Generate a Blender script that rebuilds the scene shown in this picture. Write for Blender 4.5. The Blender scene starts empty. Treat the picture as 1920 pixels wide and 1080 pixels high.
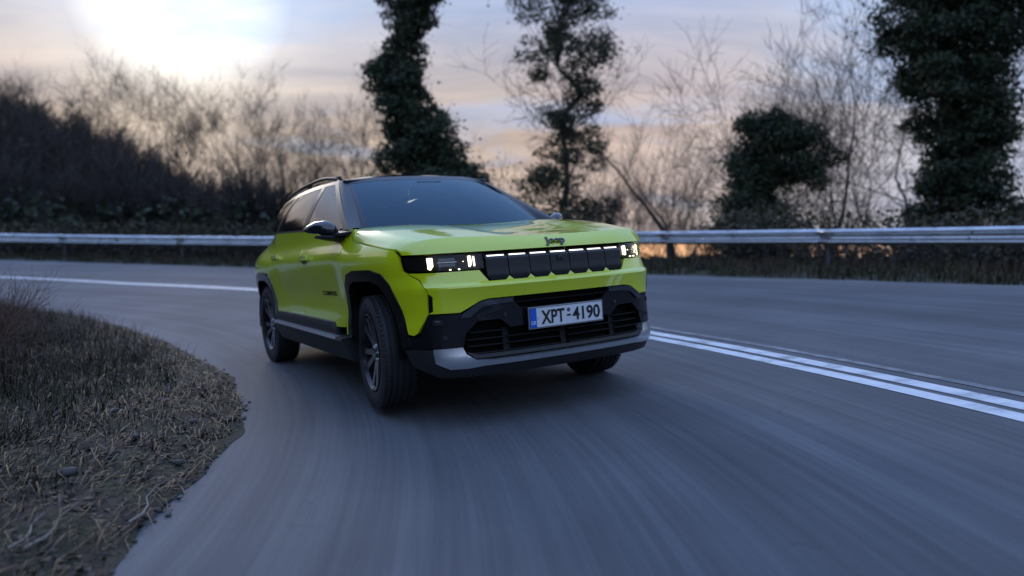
import bpy, bmesh, math, random
import numpy as np
from mathutils import Vector, Matrix, geometry
from math import radians, sin, cos, pi
random.seed(7); rng=np.random.default_rng(7)
sc=bpy.context.scene; col=sc.collection

# ------------------------------------------------------------------ camera
F_PX=1378.585/1920                       # focal length as a fraction of the frame width
PHI=-0.0269825
cd=bpy.data.cameras.new('camera'); cam=bpy.data.objects.new('camera',cd); col.objects.link(cam)
cd.sensor_width=36; cd.lens=36*F_PX; cd.clip_start=.05; cd.clip_end=3000
cam.location=(0,0,1.0); cam.rotation_euler=(pi/2+PHI,0,0)
cd.dof.use_dof=True; cd.dof.focus_distance=4.35; cd.dof.aperture_fstop=1.0
sc.camera=cam
# ------------------------------------------------------------------ sky, sun, exposure
SUN_EL=radians(19); SUN_AZ=radians(-24)     # azimuth clockwise from +Y
sc.view_settings.view_transform='Standard'; sc.view_settings.look='None'
sc.view_settings.exposure=0.43; sc.view_settings.gamma=1; sc.view_settings.use_curve_mapping=False
w=bpy.data.worlds.new('World'); sc.world=w; w.use_nodes=True
nt=w.node_tree; nt.nodes.clear(); N=nt.nodes.new; L=nt.links.new
def nd(t,**k):
    n=N(t)
    for a,b in k.items():
        if a.startswith('_'): n.inputs[a[1:] if not a[1:].isdigit() else int(a[1:])].default_value=b
        else: setattr(n,a,b)
    return n
def ramp(pts,inp,tree_new,link,interp='LINEAR'):
    r=tree_new('ShaderNodeValToRGB'); cr=r.color_ramp; cr.interpolation=interp
    cr.elements.remove(cr.elements[-1]); cr.elements[0].position=pts[0][0]; cr.elements[0].color=(*pts[0][1],1)
    for p,c in pts[1:]:
        e=cr.elements.new(p); e.color=(*c,1)
    link(inp,r.inputs[0]); return r
out=N('ShaderNodeOutputWorld'); bg=N('ShaderNodeBackground'); bg.inputs[1].default_value=.1
sky=nd('ShaderNodeTexSky',sky_type='NISHITA',sun_disc=False,sun_elevation=SUN_EL,sun_rotation=SUN_AZ,air_density=1.0,dust_density=.6,ozone_density=2.5)
tc=N('ShaderNodeTexCoord')
sep=N('ShaderNodeSeparateXYZ'); L(tc.outputs['Generated'],sep.inputs[0])
zc=nd('ShaderNodeMath',operation='MAXIMUM',_1=.0); L(sep.outputs[2],zc.inputs[0])
den=nd('ShaderNodeMath',operation='ADD',_1=.22); L(zc.outputs[0],den.inputs[0])
dx=nd('ShaderNodeMath',operation='DIVIDE'); L(sep.outputs[0],dx.inputs[0]); L(den.outputs[0],dx.inputs[1])
dy=nd('ShaderNodeMath',operation='DIVIDE'); L(sep.outputs[1],dy.inputs[0]); L(den.outputs[0],dy.inputs[1])
cmb=N('ShaderNodeCombineXYZ'); L(dx.outputs[0],cmb.inputs[0]); L(dy.outputs[0],cmb.inputs[1])
mp=nd('ShaderNodeMapping'); mp.inputs['Scale'].default_value=(.55,1.15,1); mp.inputs['Location'].default_value=(3.1,.4,0); L(cmb.outputs[0],mp.inputs[0])
noi=nd('ShaderNodeTexNoise',_Scale=1.5,_Detail=7.0,_Roughness=.55,_Distortion=.35); L(mp.outputs[0],noi.inputs['Vector'])
cov=ramp([(.26,(0,0,0)),(.46,(1,1,1))],noi.outputs['Fac'],N,L)
# closeness to the sun
sd=Vector((sin(SUN_AZ)*cos(SUN_EL),cos(SUN_AZ)*cos(SUN_EL),sin(SUN_EL)))
nrm=nd('ShaderNodeVectorMath',operation='NORMALIZE'); L(tc.outputs['Generated'],nrm.inputs[0])
dot=nd('ShaderNodeVectorMath',operation='DOT_PRODUCT'); dot.inputs[1].default_value=sd; L(nrm.outputs[0],dot.inputs[0])
rmp=nd('ShaderNodeMapRange'); rmp.inputs[1].default_value=-1; rmp.inputs[2].default_value=1; L(dot.outputs['Value'],rmp.inputs[0])
# cloud colour by angle from the sun (radiance, before the .1 strength)
cc=ramp([(0,(7.0,8.6,11.5)),(.50,(6.0,7.2,9.6)),(.66,(5.0,5.8,7.4)),(.78,(4.7,4.9,5.8)),(.86,(4.7,4.2,4.1)),(.91,(4.9,3.95,3.55)),(.955,(5.0,3.95,3.25)),(.985,(5.3,4.3,3.5)),(.994,(5.9,4.9,4.0)),(.9975,(7.2,6.2,5.0)),(.9993,(9.5,8.6,7.2)),(1.0,(15,14,12))],rmp.outputs[0],N,L)
mx=nd('ShaderNodeMix',data_type='RGBA',blend_type='MIX'); 
hz=ramp([(0,(1,1,1)),(.18,(1,1,1)),(.27,(.72,.72,.72)),(.34,(.42,.42,.42)),(.50,(.22,.22,.22)),(.66,(.08,.08,.08)),(1,(.05,.05,.05))],zc.outputs[0],N,L)   # cloud cover thins towards the zenith
hm=nd('ShaderNodeMath',operation='MULTIPLY'); L(cov.outputs[0],hm.inputs[0]); L(hz.outputs[0],hm.inputs[1])
L(hm.outputs[0],mx.inputs['Factor'])
mp2=nd('ShaderNodeMapping'); mp2.inputs['Scale'].default_value=(.9,2.6,1); mp2.inputs['Location'].default_value=(1.3,7.4,0); L(cmb.outputs[0],mp2.inputs[0])
no2=nd('ShaderNodeTexNoise',_Scale=1.3,_Detail=5.0,_Roughness=.6,_Distortion=.5); L(mp2.outputs[0],no2.inputs['Vector'])
sh2=ramp([(.34,(.66,.67,.74)),(.5,(.92,.92,.94)),(.68,(1.18,1.15,1.12))],no2.outputs['Fac'],N,L)
ccm=nd('ShaderNodeMix',data_type='RGBA',blend_type='MULTIPLY'); ccm.inputs['Factor'].default_value=1; L(cc.outputs[0],ccm.inputs['A']); L(sh2.outputs[0],ccm.inputs['B'])
skm=nd('ShaderNodeMix',data_type='RGBA',blend_type='MULTIPLY'); skm.inputs['Factor'].default_value=1; skm.inputs['B'].default_value=(.055,.12,.24,1)
blu=ramp([(0,(2.8,3.1,3.6)),(.15,(3.0,3.6,4.6)),(.34,(2.8,4.1,6.2)),(.45,(2.8,4.2,7.2)),(.8,(3.5,5.5,10.6)),(1,(3.7,5.9,11.4))],zc.outputs[0],N,L)
sad=nd('ShaderNodeMix',data_type='RGBA',blend_type='ADD'); sad.inputs['Factor'].default_value=1
L(sky.outputs[0],skm.inputs['A']); L(skm.outputs['Result'],sad.inputs['A']); L(blu.outputs[0],sad.inputs['B']); L(sad.outputs['Result'],mx.inputs['A']); L(ccm.outputs['Result'],mx.inputs['B'])
# afterglow close to the horizon on the sun's side
gl=ramp([(0,(1,1,1)),(.026,(.85,.85,.85)),(.05,(0,0,0))],zc.outputs[0],N,L,'EASE')
gs=ramp([(.55,(0,0,0)),(.93,(1,1,1))],rmp.outputs[0],N,L)
gm=nd('ShaderNodeMath',operation='MULTIPLY'); L(gl.outputs[0],gm.inputs[0]); L(gs.outputs[0],gm.inputs[1])
gmx=nd('ShaderNodeMix',data_type='RGBA',blend_type='MIX'); L(gm.outputs[0],gmx.inputs['Factor']); L(mx.outputs['Result'],gmx.inputs['A']); gmx.inputs['B'].default_value=(10.5,5.4,2.5,1)
L(gmx.outputs['Result'],bg.inputs[0]); L(bg.outputs[0],out.inputs[0])
sl=bpy.data.lights.new('sun','SUN'); sl.energy=.5; sl.angle=radians(14); sl.color=(1,.88,.74)
so=bpy.data.objects.new('sun',sl); col.objects.link(so)
so.rotation_euler=(-sd).to_track_quat('-Z','Y').to_euler()

# ------------------------------------------------------------------ helpers
def mat(name,color=(.5,.5,.5),rough=.5,metal=0,coat=0,spec=.5,emit=None,estr=0,coatr=.03):
    m=bpy.data.materials.new(name); m.use_nodes=True; b=m.node_tree.nodes['Principled BSDF']
    b.inputs['Base Color'].default_value=(*color,1); b.inputs['Roughness'].default_value=rough
    b.inputs['Metallic'].default_value=metal; b.inputs['Coat Weight'].default_value=coat
    b.inputs['Coat Roughness'].default_value=coatr; b.inputs['Specular IOR Level'].default_value=spec
    if emit: b.inputs['Emission Color'].default_value=(*emit,1); b.inputs['Emission Strength'].default_value=estr
    return m
def noisy(name,cols,scale=8,rough=(.5,.8),bump=.3,bscale=None,detail=8,stretch=(1,1,1),dist=.02,metal=0):
    """procedural: colour ramp over noise + bump"""
    m=mat(name,metal=metal); t=m.node_tree; n=t.nodes; l=t.links.new; b=n['Principled BSDF']
    g=n.new('ShaderNodeNewGeometry') ; mp=n.new('ShaderNodeMapping'); mp.inputs['Scale'].default_value=stretch; l(g.outputs['Position'],mp.inputs[0])
    a=n.new('ShaderNodeTexNoise'); a.inputs['Scale'].default_value=scale; a.inputs['Detail'].default_value=detail; a.inputs['Roughness'].default_value=.62
    l(mp.outputs[0],a.inputs['Vector'])
    k=len(cols); r=ramp([(.3+.4*i/max(1,k-1),c) for i,c in enumerate(cols)],a.outputs['Fac'],n.new,l); l(r.outputs[0],b.inputs['Base Color'])
    rr=n.new('ShaderNodeMapRange'); rr.inputs[3].default_value=rough[0]; rr.inputs[4].default_value=rough[1]; l(a.outputs['Fac'],rr.inputs[0]); l(rr.outputs[0],b.inputs['Roughness'])
    if bump:
        a2=n.new('ShaderNodeTexNoise'); a2.inputs['Scale'].default_value=bscale or scale*5; a2.inputs['Detail'].default_value=6; l(mp.outputs[0],a2.inputs['Vector'])
        bm=n.new('ShaderNodeBump'); bm.inputs['Strength'].default_value=bump; bm.inputs['Distance'].default_value=dist; l(a2.outputs['Fac'],bm.inputs['Height']); l(bm.outputs[0],b.inputs['Normal'])
    return m
def tag(o,label=None,cat=None,group=None,kind=None):
    if label: o['label']=label
    if cat: o['category']=cat
    if group: o['group']=group
    if kind: o['kind']=kind
    return o
def empty(name,loc=(0,0,0)):
    o=bpy.data.objects.new(name,None); col.objects.link(o); o.location=loc; o.empty_display_size=.3; return o
def link(name,me,m,parent=None,smooth=None,angle=None):
    if m: me.materials.append(m)
    o=bpy.data.objects.new(name,me); col.objects.link(o); o.parent=parent
    if smooth:
        me.polygons.foreach_set('use_smooth',[True]*len(me.polygons))
        if angle: me.set_sharp_from_angle(angle=radians(angle))
    return o
def mesh(name,v,f):
    me=bpy.data.meshes.new(name); me.from_pydata([tuple(p) for p in v],[],f); me.update(); return me
def npmesh(name,V,Fc):
    """V (n,3), Fc (m,k) arrays"""
    V=np.asarray(V,dtype=np.float32); Fc=np.asarray(Fc,dtype=np.int32); me=bpy.data.meshes.new(name)
    k=Fc.shape[1]; me.vertices.add(len(V)); me.vertices.foreach_set('co',V.ravel())
    me.loops.add(Fc.size); me.loops.foreach_set('vertex_index',Fc.ravel())
    me.polygons.add(len(Fc)); me.polygons.foreach_set('loop_start',np.arange(len(Fc),dtype=np.int32)*k)
    me.update(calc_edges=True); me.validate(); return me
class MB:
    def __init__(s): s.v=[]; s.f=[]
    def add(s,v,f,M=None):
        o=len(s.v)
        for p in v: s.v.append(tuple(M@Vector(p)) if M is not None else tuple(p))
        for q in f: s.f.append([i+o for i in q])
        return s
    def box(s,x0,x1,y0,y1,z0,z1,M=None,ch=0):
        if ch:
            bm=bmesh.new(); bmesh.ops.create_cube(bm,size=1)
            for v in bm.verts: v.co=Vector(((x0+x1)/2+v.co.x*(x1-x0),(y0+y1)/2+v.co.y*(y1-y0),(z0+z1)/2+v.co.z*(z1-z0)))
            bmesh.ops.bevel(bm,geom=bm.edges[:],offset=ch,segments=2,affect='EDGES',profile=.6)
            bm.verts.index_update(); s.add([v.co for v in bm.verts],[[v.index for v in f.verts] for f in bm.faces],M); bm.free(); return s
        v=[(x,y,z) for x in(x0,x1) for y in(y0,y1) for z in(z0,z1)]
        return s.add(v,[(0,1,3,2),(4,6,7,5),(0,4,5,1),(2,3,7,6),(0,2,6,4),(1,5,7,3)],M)
    def lathe(s,prof,n=32,axis='y',M=None,close=False):
        v=[];f=[];k=len(prof)
        for i in range(n):
            a=2*pi*i/n
            for (r,h) in prof:
                v.append((r*cos(a),h,r*sin(a)) if axis=='y' else ((r*cos(a),r*sin(a),h) if axis=='z' else (h,r*cos(a),r*sin(a))))
        for i in range(n):
            j=(i+1)%n
            for q in range(k-1): f.append((i*k+q,j*k+q,j*k+q+1,i*k+q+1))
            if close: f.append((i*k+k-1,j*k+k-1,j*k,i*k))
        return s.add(v,f,M)
    def tube(s,pts,rad,n=8,cap=True):
        pts=[Vector(p) for p in pts]; v=[];f=[]
        rads=rad if hasattr(rad,'__len__') else [rad]*len(pts)
        up=Vector((0,0,1))
        for i,p in enumerate(pts):
            d=(pts[min(i+1,len(pts)-1)]-pts[max(i-1,0)]).normalized()
            a=d.cross(up); 
            if a.length<.05: a=d.cross(Vector((1,0,0)))
            a.normalize(); b=d.cross(a)
            r=rads[i]; ra,rb=(r if isinstance(r,tuple) else (r,r))
            for k in range(n): v.append(p+a*ra*cos(2*pi*k/n)+b*rb*sin(2*pi*k/n))
        for i in range(len(pts)-1):
            for k in range(n): f.append((i*n+k,i*n+(k+1)%n,(i+1)*n+(k+1)%n,(i+1)*n+k))
        if cap: f.append(tuple(range(n))[::-1]); f.append(tuple(range((len(pts)-1)*n,len(pts)*n)))
        return s.add(v,f)
    def build(s,name,m,parent=None,smooth=False,angle=35,T=None):
        if T: s.v=[T(p) for p in s.v]
        me=mesh(name,s.v,s.f)
        bm=bmesh.new(); bm.from_mesh(me); bmesh.ops.recalc_face_normals(bm,faces=bm.faces); bm.to_mesh(me); bm.free()
        return link(name,me,m,parent,smooth,angle if smooth else None)

# ------------------------------------------------------------------ road geometry (a banked hairpin about CX,CY)
CX,CY=-12.9599,1.4856; RC=15.5494; BANK=.08333; GRADE=.020559; Z0=1-.667284; TH0=radians(20)
def tab(t,xs,ys): return np.interp(t,xs,ys)
def r_in(t):  return tab(t,[-90,-30,0,8,18,28,36,46,55,63,71,85,100,120],[12.6,11.9,11.56,11.57,11.66,11.5,11.38,11.44,11.63,11.76,12.06,12.9,14.3,17])
def r_mid(t): return tab(t,[-90,-30,0,7.5,10.6,14,22,60,74,88,100,120],[16.6,16.1,15.75,15.65,15.58,15.51,15.40,15.50,15.62,16.3,17.2,19.4])
def r_out(t): return tab(t,[-90,-20,10,20,30,40,73,85,97,110,120],[22,21.4,20.9,20.75,20.6,20.5,19.97,20.45,21.3,22.6,23.8])
def r_rail(t):return tab(t,[-90,-20,10,25,46,62,78,88,100,110,120],[24.6,24,23.4,23.2,23.2,22.7,22.45,22.5,23.0,24.0,25.2])
def cone(r,t): return Z0+BANK*(r-RC)+GRADE*(np.radians(t)-TH0)*RC
def railtop(t): return 1+tab(t,[-90,-20,25.5,35.6,46.5,62,77.7,99.7,120],[-.62,.0,.665,.79,.905,.962,1.0,1.137,1.28])
def P(r,t,z): return (CX+r*math.cos(math.radians(t)),CY+r*math.sin(math.radians(t)),float(z))
def height(X,Y):
    """terrain height for any point"""
    X=np.asarray(X,float);Y=np.asarray(Y,float)
    r=np.hypot(X-CX,Y-CY); t=np.degrees(np.arctan2(Y-CY,X-CX)); t=np.where(t<-110,t+360,t); t=np.clip(t,-90,120)
    ri,ro,rr=r_in(t),r_out(t),r_rail(t)
    z=cone(np.clip(r,ri-.0,rr),t)
    # inside: the verge swells a little above the road, then rises to a bank
    d=np.clip(ri-r,0,50); z=np.where(r<ri,cone(ri,t)+.05*np.clip(d/.35,0,1)+.05*np.clip(d,0,3)+.02*np.clip(d-3,0,50),z)
    # outside: verge level, then falling away beyond the rail
    base=railtop(t)-.75; d1=np.clip(r-ro,0,None); wgt=np.clip(d1/np.maximum(rr-ro,.1),0,1)
    zo=cone(ro,t)-.02*np.clip(d1/.1,0,1)+(base-cone(ro,t)+.02)*wgt
    d2=np.clip(r-rr-.6,0,None); right=1/(1+np.exp((t-62)/6))
    fall=-(.30*np.clip(d2,0,14)+.02*np.clip(d2-14,0,400))*right-(.02*np.clip(d2,0,8))*(1-right)
    z=np.where(r>ro,zo+fall,z)
    return z
def hill_h(X,Y):
    az=np.degrees(np.arctan2(X,Y)); s=np.hypot(X,Y)
    el=tab(az,[-90,-60,-48,-34.8,-31,-27,-23.5,-20,-15,-12],[12,11,9.5,8.4,7.3,5.4,3.4,1.8,.5,0])
    k=np.clip((s-30)/45,0,1); k=k*k*(3-2*k)
    return 1+np.tan(np.radians(el))*75*k
def ground(X,Y):
    X=np.asarray(X,float);Y=np.asarray(Y,float)
    z=height(X,Y); s=np.hypot(X,Y); az=np.degrees(np.arctan2(X,Y))
    h=hill_h(X,Y); m=(s>30)&(az<-12)&(az>-100)
    r=np.hypot(X-CX,Y-CY); t=np.degrees(np.arctan2(Y-CY,X-CX)); t=np.where(t<-110,t+360,t)
    z=z+np.clip(7.2-r,0,5.5)*.45
    back=np.clip((np.abs(az)-52)/16,0,1)*((az>0)|(az<-100)); far=np.clip(r-27,0,30); far=np.where(t>110,np.clip(s-26,0,30),far)
    z=z+back*far*.42  # unseen slope behind the camera, added to darken what the car reflects
    bump=.12*np.sin(X*1.3+1)*np.cos(Y*1.1)*(s>25)
    z=np.where(m,np.maximum(z,h-1+.2),z)
    # far ground
    return z+bump*np.clip((s-26)/10,0,1)

# ------------------------------------------------------------------ materials of the setting
def road_mat():
    m=mat('asphalt'); t=m.node_tree; n=t.nodes; l=t.links.new; b=n['Principled BSDF']
    g=n.new('ShaderNodeNewGeometry'); s=n.new('ShaderNodeVectorMath'); s.operation='SUBTRACT'; s.inputs[1].default_value=(CX,CY,0); l(g.outputs['Position'],s.inputs[0])
    sp=n.new('ShaderNodeSeparateXYZ'); l(s.outputs[0],sp.inputs[0])
    at=n.new('ShaderNodeMath'); at.operation='ARCTAN2'; l(sp.outputs[1],at.inputs[0]); l(sp.outputs[0],at.inputs[1])
    fl=n.new('ShaderNodeCombineXYZ'); l(sp.outputs[0],fl.inputs[0]); l(sp.outputs[1],fl.inputs[1])
    ln=n.new('ShaderNodeVectorMath'); ln.operation='LENGTH'; l(fl.outputs[0],ln.inputs[0])
    def noise(kr,ka,detail,sc_=1,rough=.6):
        a=n.new('ShaderNodeMath'); a.operation='MULTIPLY'; a.inputs[1].default_value=kr; l(ln.outputs['Value'],a.inputs[0])
        c=n.new('ShaderNodeMath'); c.operation='MULTIPLY'; c.inputs[1].default_value=ka; l(at.outputs[0],c.inputs[0])
        v=n.new('ShaderNodeCombineXYZ'); l(a.outputs[0],v.inputs[0]); l(c.outputs[0],v.inputs[1])
        q=n.new('ShaderNodeTexNoise'); q.inputs['Scale'].default_value=sc_; q.inputs['Detail'].default_value=detail; q.inputs['Roughness'].default_value=rough; l(v.outputs[0],q.inputs['Vector']); return q
    def add(a,b_,f,mode='MIX'):
        x=n.new('ShaderNodeMix'); x.data_type='FLOAT'; x.inputs['Factor'].default_value=f; l(a,x.inputs['A']); l(b_,x.inputs['B']); return x.outputs['Result']
    s1=noise(1.1,1.6,3)      # wheel tracks
    s2=noise(9,2.6,5)      # drag wear along the lane
    s3=noise(42,5,3)
    gr=n.new('ShaderNodeTexNoise'); gr.inputs['Scale'].default_value=160; gr.inputs['Detail'].default_value=3; l(g.outputs['Position'],gr.inputs['Vector'])
    pa=n.new('ShaderNodeTexNoise'); pa.inputs['Scale'].default_value=.9; pa.inputs['Detail'].default_value=6; l(g.outputs['Position'],pa.inputs['Vector'])
    f=add(s1.outputs['Fac'],s2.outputs['Fac'],.42); f=add(f,s3.outputs['Fac'],.22); f=add(f,pa.outputs['Fac'],.2); f=add(f,gr.outputs['Fac'],.14)
    r=ramp([(.38,(.052,.054,.060)),(.49,(.088,.091,.100)),(.60,(.140,.143,.152))],f,n.new,l)
    # paler dusty shoulder next to the outer and inner edge
    sh=n.new('ShaderNodeMapRange'); sh.inputs[1].default_value=19.6; sh.inputs[2].default_value=20.5; l(ln.outputs['Value'],sh.inputs[0])
    si=n.new('ShaderNodeMapRange'); si.inputs[1].default_value=12.1; si.inputs[2].default_value=11.6; l(ln.outputs['Value'],si.inputs[0])
    su=n.new('ShaderNodeMath'); su.operation='MAXIMUM'; l(sh.outputs[0],su.inputs[0]); l(si.outputs[0],su.inputs[1])
    s5=n.new('ShaderNodeMath'); s5.operation='MULTIPLY'; s5.inputs[1].default_value=.25; l(su.outputs[0],s5.inputs[0])
    mxx=n.new('ShaderNodeMix'); mxx.data_type='RGBA'; l(s5.outputs[0],mxx.inputs['Factor']); l(r.outputs[0],mxx.inputs['A']); mxx.inputs['B'].default_value=(.155,.15,.148,1)
    vo=n.new('ShaderNodeTexVoronoi'); vo.feature='DISTANCE_TO_EDGE'; vo.inputs['Scale'].default_value=.75
    dn=n.new('ShaderNodeTexNoise'); dn.inputs['Scale'].default_value=3; dn.inputs['Detail'].default_value=5; l(g.outputs['Position'],dn.inputs['Vector'])
    dm=n.new('ShaderNodeMix'); dm.data_type='RGBA'; dm.blend_type='LINEAR_LIGHT'; dm.inputs['Factor'].default_value=.22; l(g.outputs['Position'],dm.inputs['A']); l(dn.outputs['Color'],dm.inputs['B']); l(dm.outputs['Result'],vo.inputs['Vector'])
    ck=ramp([(.0,(1,1,1)),(.006,(.6,.6,.6)),(.012,(0,0,0))],vo.outputs['Distance'],n.new,l)
    cm=n.new('ShaderNodeMath'); cm.operation='GREATER_THAN'; cm.inputs[1].default_value=.54; l(pa.outputs['Fac'],cm.inputs[0])
    c2=n.new('ShaderNodeMath'); c2.operation='MULTIPLY'; l(ck.outputs[0],c2.inputs[0]); l(cm.outputs[0],c2.inputs[1])
    c3=n.new('ShaderNodeMath'); c3.operation='MULTIPLY'; c3.inputs[1].default_value=.16; l(c2.outputs[0],c3.inputs[0])
    mc=n.new('ShaderNodeMix'); mc.data_type='RGBA'; l(c3.outputs[0],mc.inputs['Factor']); l(mxx.outputs['Result'],mc.inputs['A']); mc.inputs['B'].default_value=(.022,.022,.024,1)
    l(mc.outputs['Result'],b.inputs['Base Color'])
    b.inputs['Roughness'].default_value=.80; b.inputs['Specular IOR Level'].default_value=.35
    bm=n.new('ShaderNodeBump'); bm.inputs['Strength'].default_value=.35; bm.inputs['Distance'].default_value=.006; l(gr.outputs['Fac'],bm.inputs['Height']); l(bm.outputs[0],b.inputs['Normal'])
    return m
M_ROAD=road_mat()
M_EARTH=noisy('earth',[(.012,.0075,.005),(.026,.017,.011),(.017,.022,.005),(.048,.032,.022)],scale=1.9,rough=(.8,.95),bump=.8,bscale=22,dist=.04)
M_LINE=noisy('road_paint',[(.30,.31,.33),(.62,.64,.66),(.72,.73,.74)],scale=5,rough=(.5,.7),bump=.2,bscale=140,dist=.003,detail=10)
M_OLD=noisy('worn_road_paint',[(.10,.102,.108),(.17,.172,.18),(.30,.305,.31)],scale=7,rough=(.6,.7),bump=.2,bscale=140,dist=.003,detail=10)

# ------------------------------------------------------------------ terrain, road
def polar_sheet(name,r0,r1,t0,t1,nr,ntt,zf,m,kind='structure'):
    T=np.linspace(t0,t1,ntt); V=[];
    for t in T:
        a,b=r0(t),r1(t)
        for k in range(nr):
            r=a+(b-a)*k/(nr-1); V.append(P(r,t,zf(r,t)))
    V=np.array(V); i,j=np.meshgrid(np.arange(ntt-1),np.arange(nr-1),indexing='ij'); q=(i*nr+j).ravel()
    Fc=np.stack([q,q+1,q+1+nr,q+nr],1)[:,::-1]
    me=npmesh(name,V,Fc); o=link(name,me,m,None,True); tag(o,kind=kind); return o
def inner_wob(t): return r_in(t)+.035*math.sin(t*.55)+.02*math.sin(t*1.3+1)+.008*math.sin(t*3.1)
def outer_wob(t): return r_out(t)+.03*math.sin(t*.7)+.012*math.sin(t*2.1)
polar_sheet('road',inner_wob,outer_wob,-85,118,46,700,lambda r,t:cone(r,t)+.012,M_ROAD)
# ground: log-polar sheet about the camera for the far land + finer near patch
def terrain():
    rs=np.concatenate([np.linspace(.3,30,130),np.geomspace(30.5,900,60)]); az=np.radians(np.linspace(0,360,481)[:-1])
    A,Rr=np.meshgrid(az,rs,indexing='ij'); X=Rr*np.sin(A);Y=Rr*np.cos(A); Z=ground(X,Y)
    rr=np.hypot(X-CX,Y-CY); t=np.degrees(np.arctan2(Y-CY,X-CX)); tt=np.clip(t,-90,120)
    on=(rr>r_in(tt)-2.9)&(rr<r_rail(tt)+.25)&(t>-58)&(t<111)
    Z=np.where(on,Z-.14,Z)
    V=np.stack([X,Y,Z],-1).reshape(-1,3); na,nr=A.shape
    i,j=np.meshgrid(np.arange(na),np.arange(nr-1),indexing='ij'); i2=(i+1)%na
    Fc=np.stack([i*nr+j,i2*nr+j,i2*nr+j+1,i*nr+j+1],-1).reshape(-1,4)
    cidx=len(V); V=np.vstack([V,[[0,0,float(ground(0.,.01))-.06]]])
    me=npmesh('ground',V,Fc[:,::-1]); o=link('ground',me,M_EARTH,None,True); tag(o,kind='structure')
terrain()
polar_sheet('road_verge',lambda t:r_in(t)-3.2,lambda t:inner_wob(t)+.02,-60,112,40,500,lambda r,t:float(height(CX+r*cos(radians(t)),CY+r*sin(radians(t))))+.016+(.015*math.sin(r*9+t)*math.sin(t*1.7+r*3)) *(1 if r<r_in(t)-.08 else 0),M_EARTH)
polar_sheet('outer_verge',lambda t:outer_wob(t)-.02,lambda t:r_rail(t)+.5,-60,118,16,400,lambda r,t:float(height(CX+r*cos(radians(t)),CY+r*sin(radians(t))))+.014,M_EARTH)
lines=[]
def line(name,a,b,m,t0=-85,t1=118):
    return polar_sheet(name,lambda t:r_mid(t)+a,lambda t:r_mid(t)+b,t0,t1,2,700,lambda r,t:cone(r,t)+.016,m)
line('centre_line',.03,.155,M_LINE); line('centre_line',-.15,-.03,M_LINE)
line('old_centre_line',.27,.34,M_OLD,-20,40)

# ------------------------------------------------------------------ THE CAR  (x forward, y to its left, z up, origin under the front axle)
M_GREEN=mat('lime_paint',(.60,.68,.004),.28,0,1.0,.5,coatr=.03)
M_GREEN.node_tree.nodes['Principled BSDF'].inputs['Coat IOR'].default_value=1.8
M_BLACK=mat('gloss_black',(.010,.011,.013),.12,0,1.0,coatr=.03)
M_PLAST=noisy('black_plastic',[(.012,.012,.013),(.018,.018,.019)],scale=60,rough=(.42,.6),bump=.15,bscale=900,dist=.001)
M_CELL=mat('grille_cell_black',(.007,.008,.010),.36,0,.15,.3,coatr=.2)
M_ARCH=mat('arch_trim_black',(.007,.007,.008),.25,0,.45,.35)
M_SLAT=mat('grille_black',(.006,.006,.007),.55,spec=.2)
M_PIANO=mat('fascia_black',(.006,.006,.008),.22,0,.35,.35)
M_PILL=mat('pillar_black',(.008,.009,.011),.3,0,.12,.35,coatr=.1)
M_DARK=mat('dark_void',(.006,.006,.006),.9,spec=.1)
M_SILV=mat('satin_silver',(.56,.58,.61),.28,.85)
M_RUB=noisy('tyre_rubber',[(.012,.012,.013),(.022,.022,.023)],scale=14,rough=(.6,.8),bump=.1,bscale=200,dist=.001)
M_RIM=mat('dark_rim',(.03,.031,.034),.25,.7,.5)
M_RIMP=mat('machined_rim',(.55,.56,.58),.25,.95)
M_LAMP=mat('lamp_light',(1,1,1),.4,emit=(1,.85,.50),estr=3.6)
M_DRL=mat('light_strip',(1,1,1),.4,emit=(1,.90,.78),estr=1.25)
M_HOUS=mat('lamp_housing',(.006,.006,.007),.5,spec=.15)
M_CHROME=mat('lamp_reflector',(.6,.6,.62),.12,1)
M_SEAT=mat('seat_cloth',(.03,.03,.032),.85)
M_WHITE=mat('plate_white',(.62,.64,.66),.35)
M_PBLUE=mat('plate_blue',(.01,.10,.55),.35)
M_INK=mat('plate_ink',(.01,.01,.012),.4)
M_RED=mat('tail_lamp_red',(.35,.01,.01),.15,0,1)
def glass_mat(name,tint,ior=1.5,refl=(1,1,1)):
    m=bpy.data.materials.new(name); m.use_nodes=True; t=m.node_tree; t.nodes.clear(); n=t.nodes.new; l=t.links.new
    o=n('ShaderNodeOutputMaterial'); tr=n('ShaderNodeBsdfTransparent'); tr.inputs[0].default_value=(*tint,1)
    g=n('ShaderNodeBsdfGlossy'); g.inputs[0].default_value=(*refl,1); g.inputs[1].default_value=.01
    fr=n('ShaderNodeFresnel'); fr.inputs[0].default_value=ior; x=n('ShaderNodeMixShader')
    l(fr.outputs[0],x.inputs[0]); l(tr.outputs[0],x.inputs[1]); l(g.outputs[0],x.inputs[2]); l(x.outputs[0],o.inputs[0]); return m
M_GLASS=glass_mat('windscreen_glass',(.34,.40,.44),1.62,(.55,.80,.95))
M_SIDEG=glass_mat('side_glass',(.06,.065,.07),2.2)
M_FRONTG=glass_mat('front_side_glass',(.36,.40,.42),2.1)
M_LENS=glass_mat('lamp_lens',(.92,.94,.95),1.35)

LEAN=.0148376
def T(p):
    """body attitude: nose a little up under power"""
    x,y,z=p; dx=x+1.4; dz=z-.3
    return (-1.4+dx*cos(LEAN)-dz*sin(LEAN), y, .3+dx*sin(LEAN)+dz*cos(LEAN))

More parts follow.
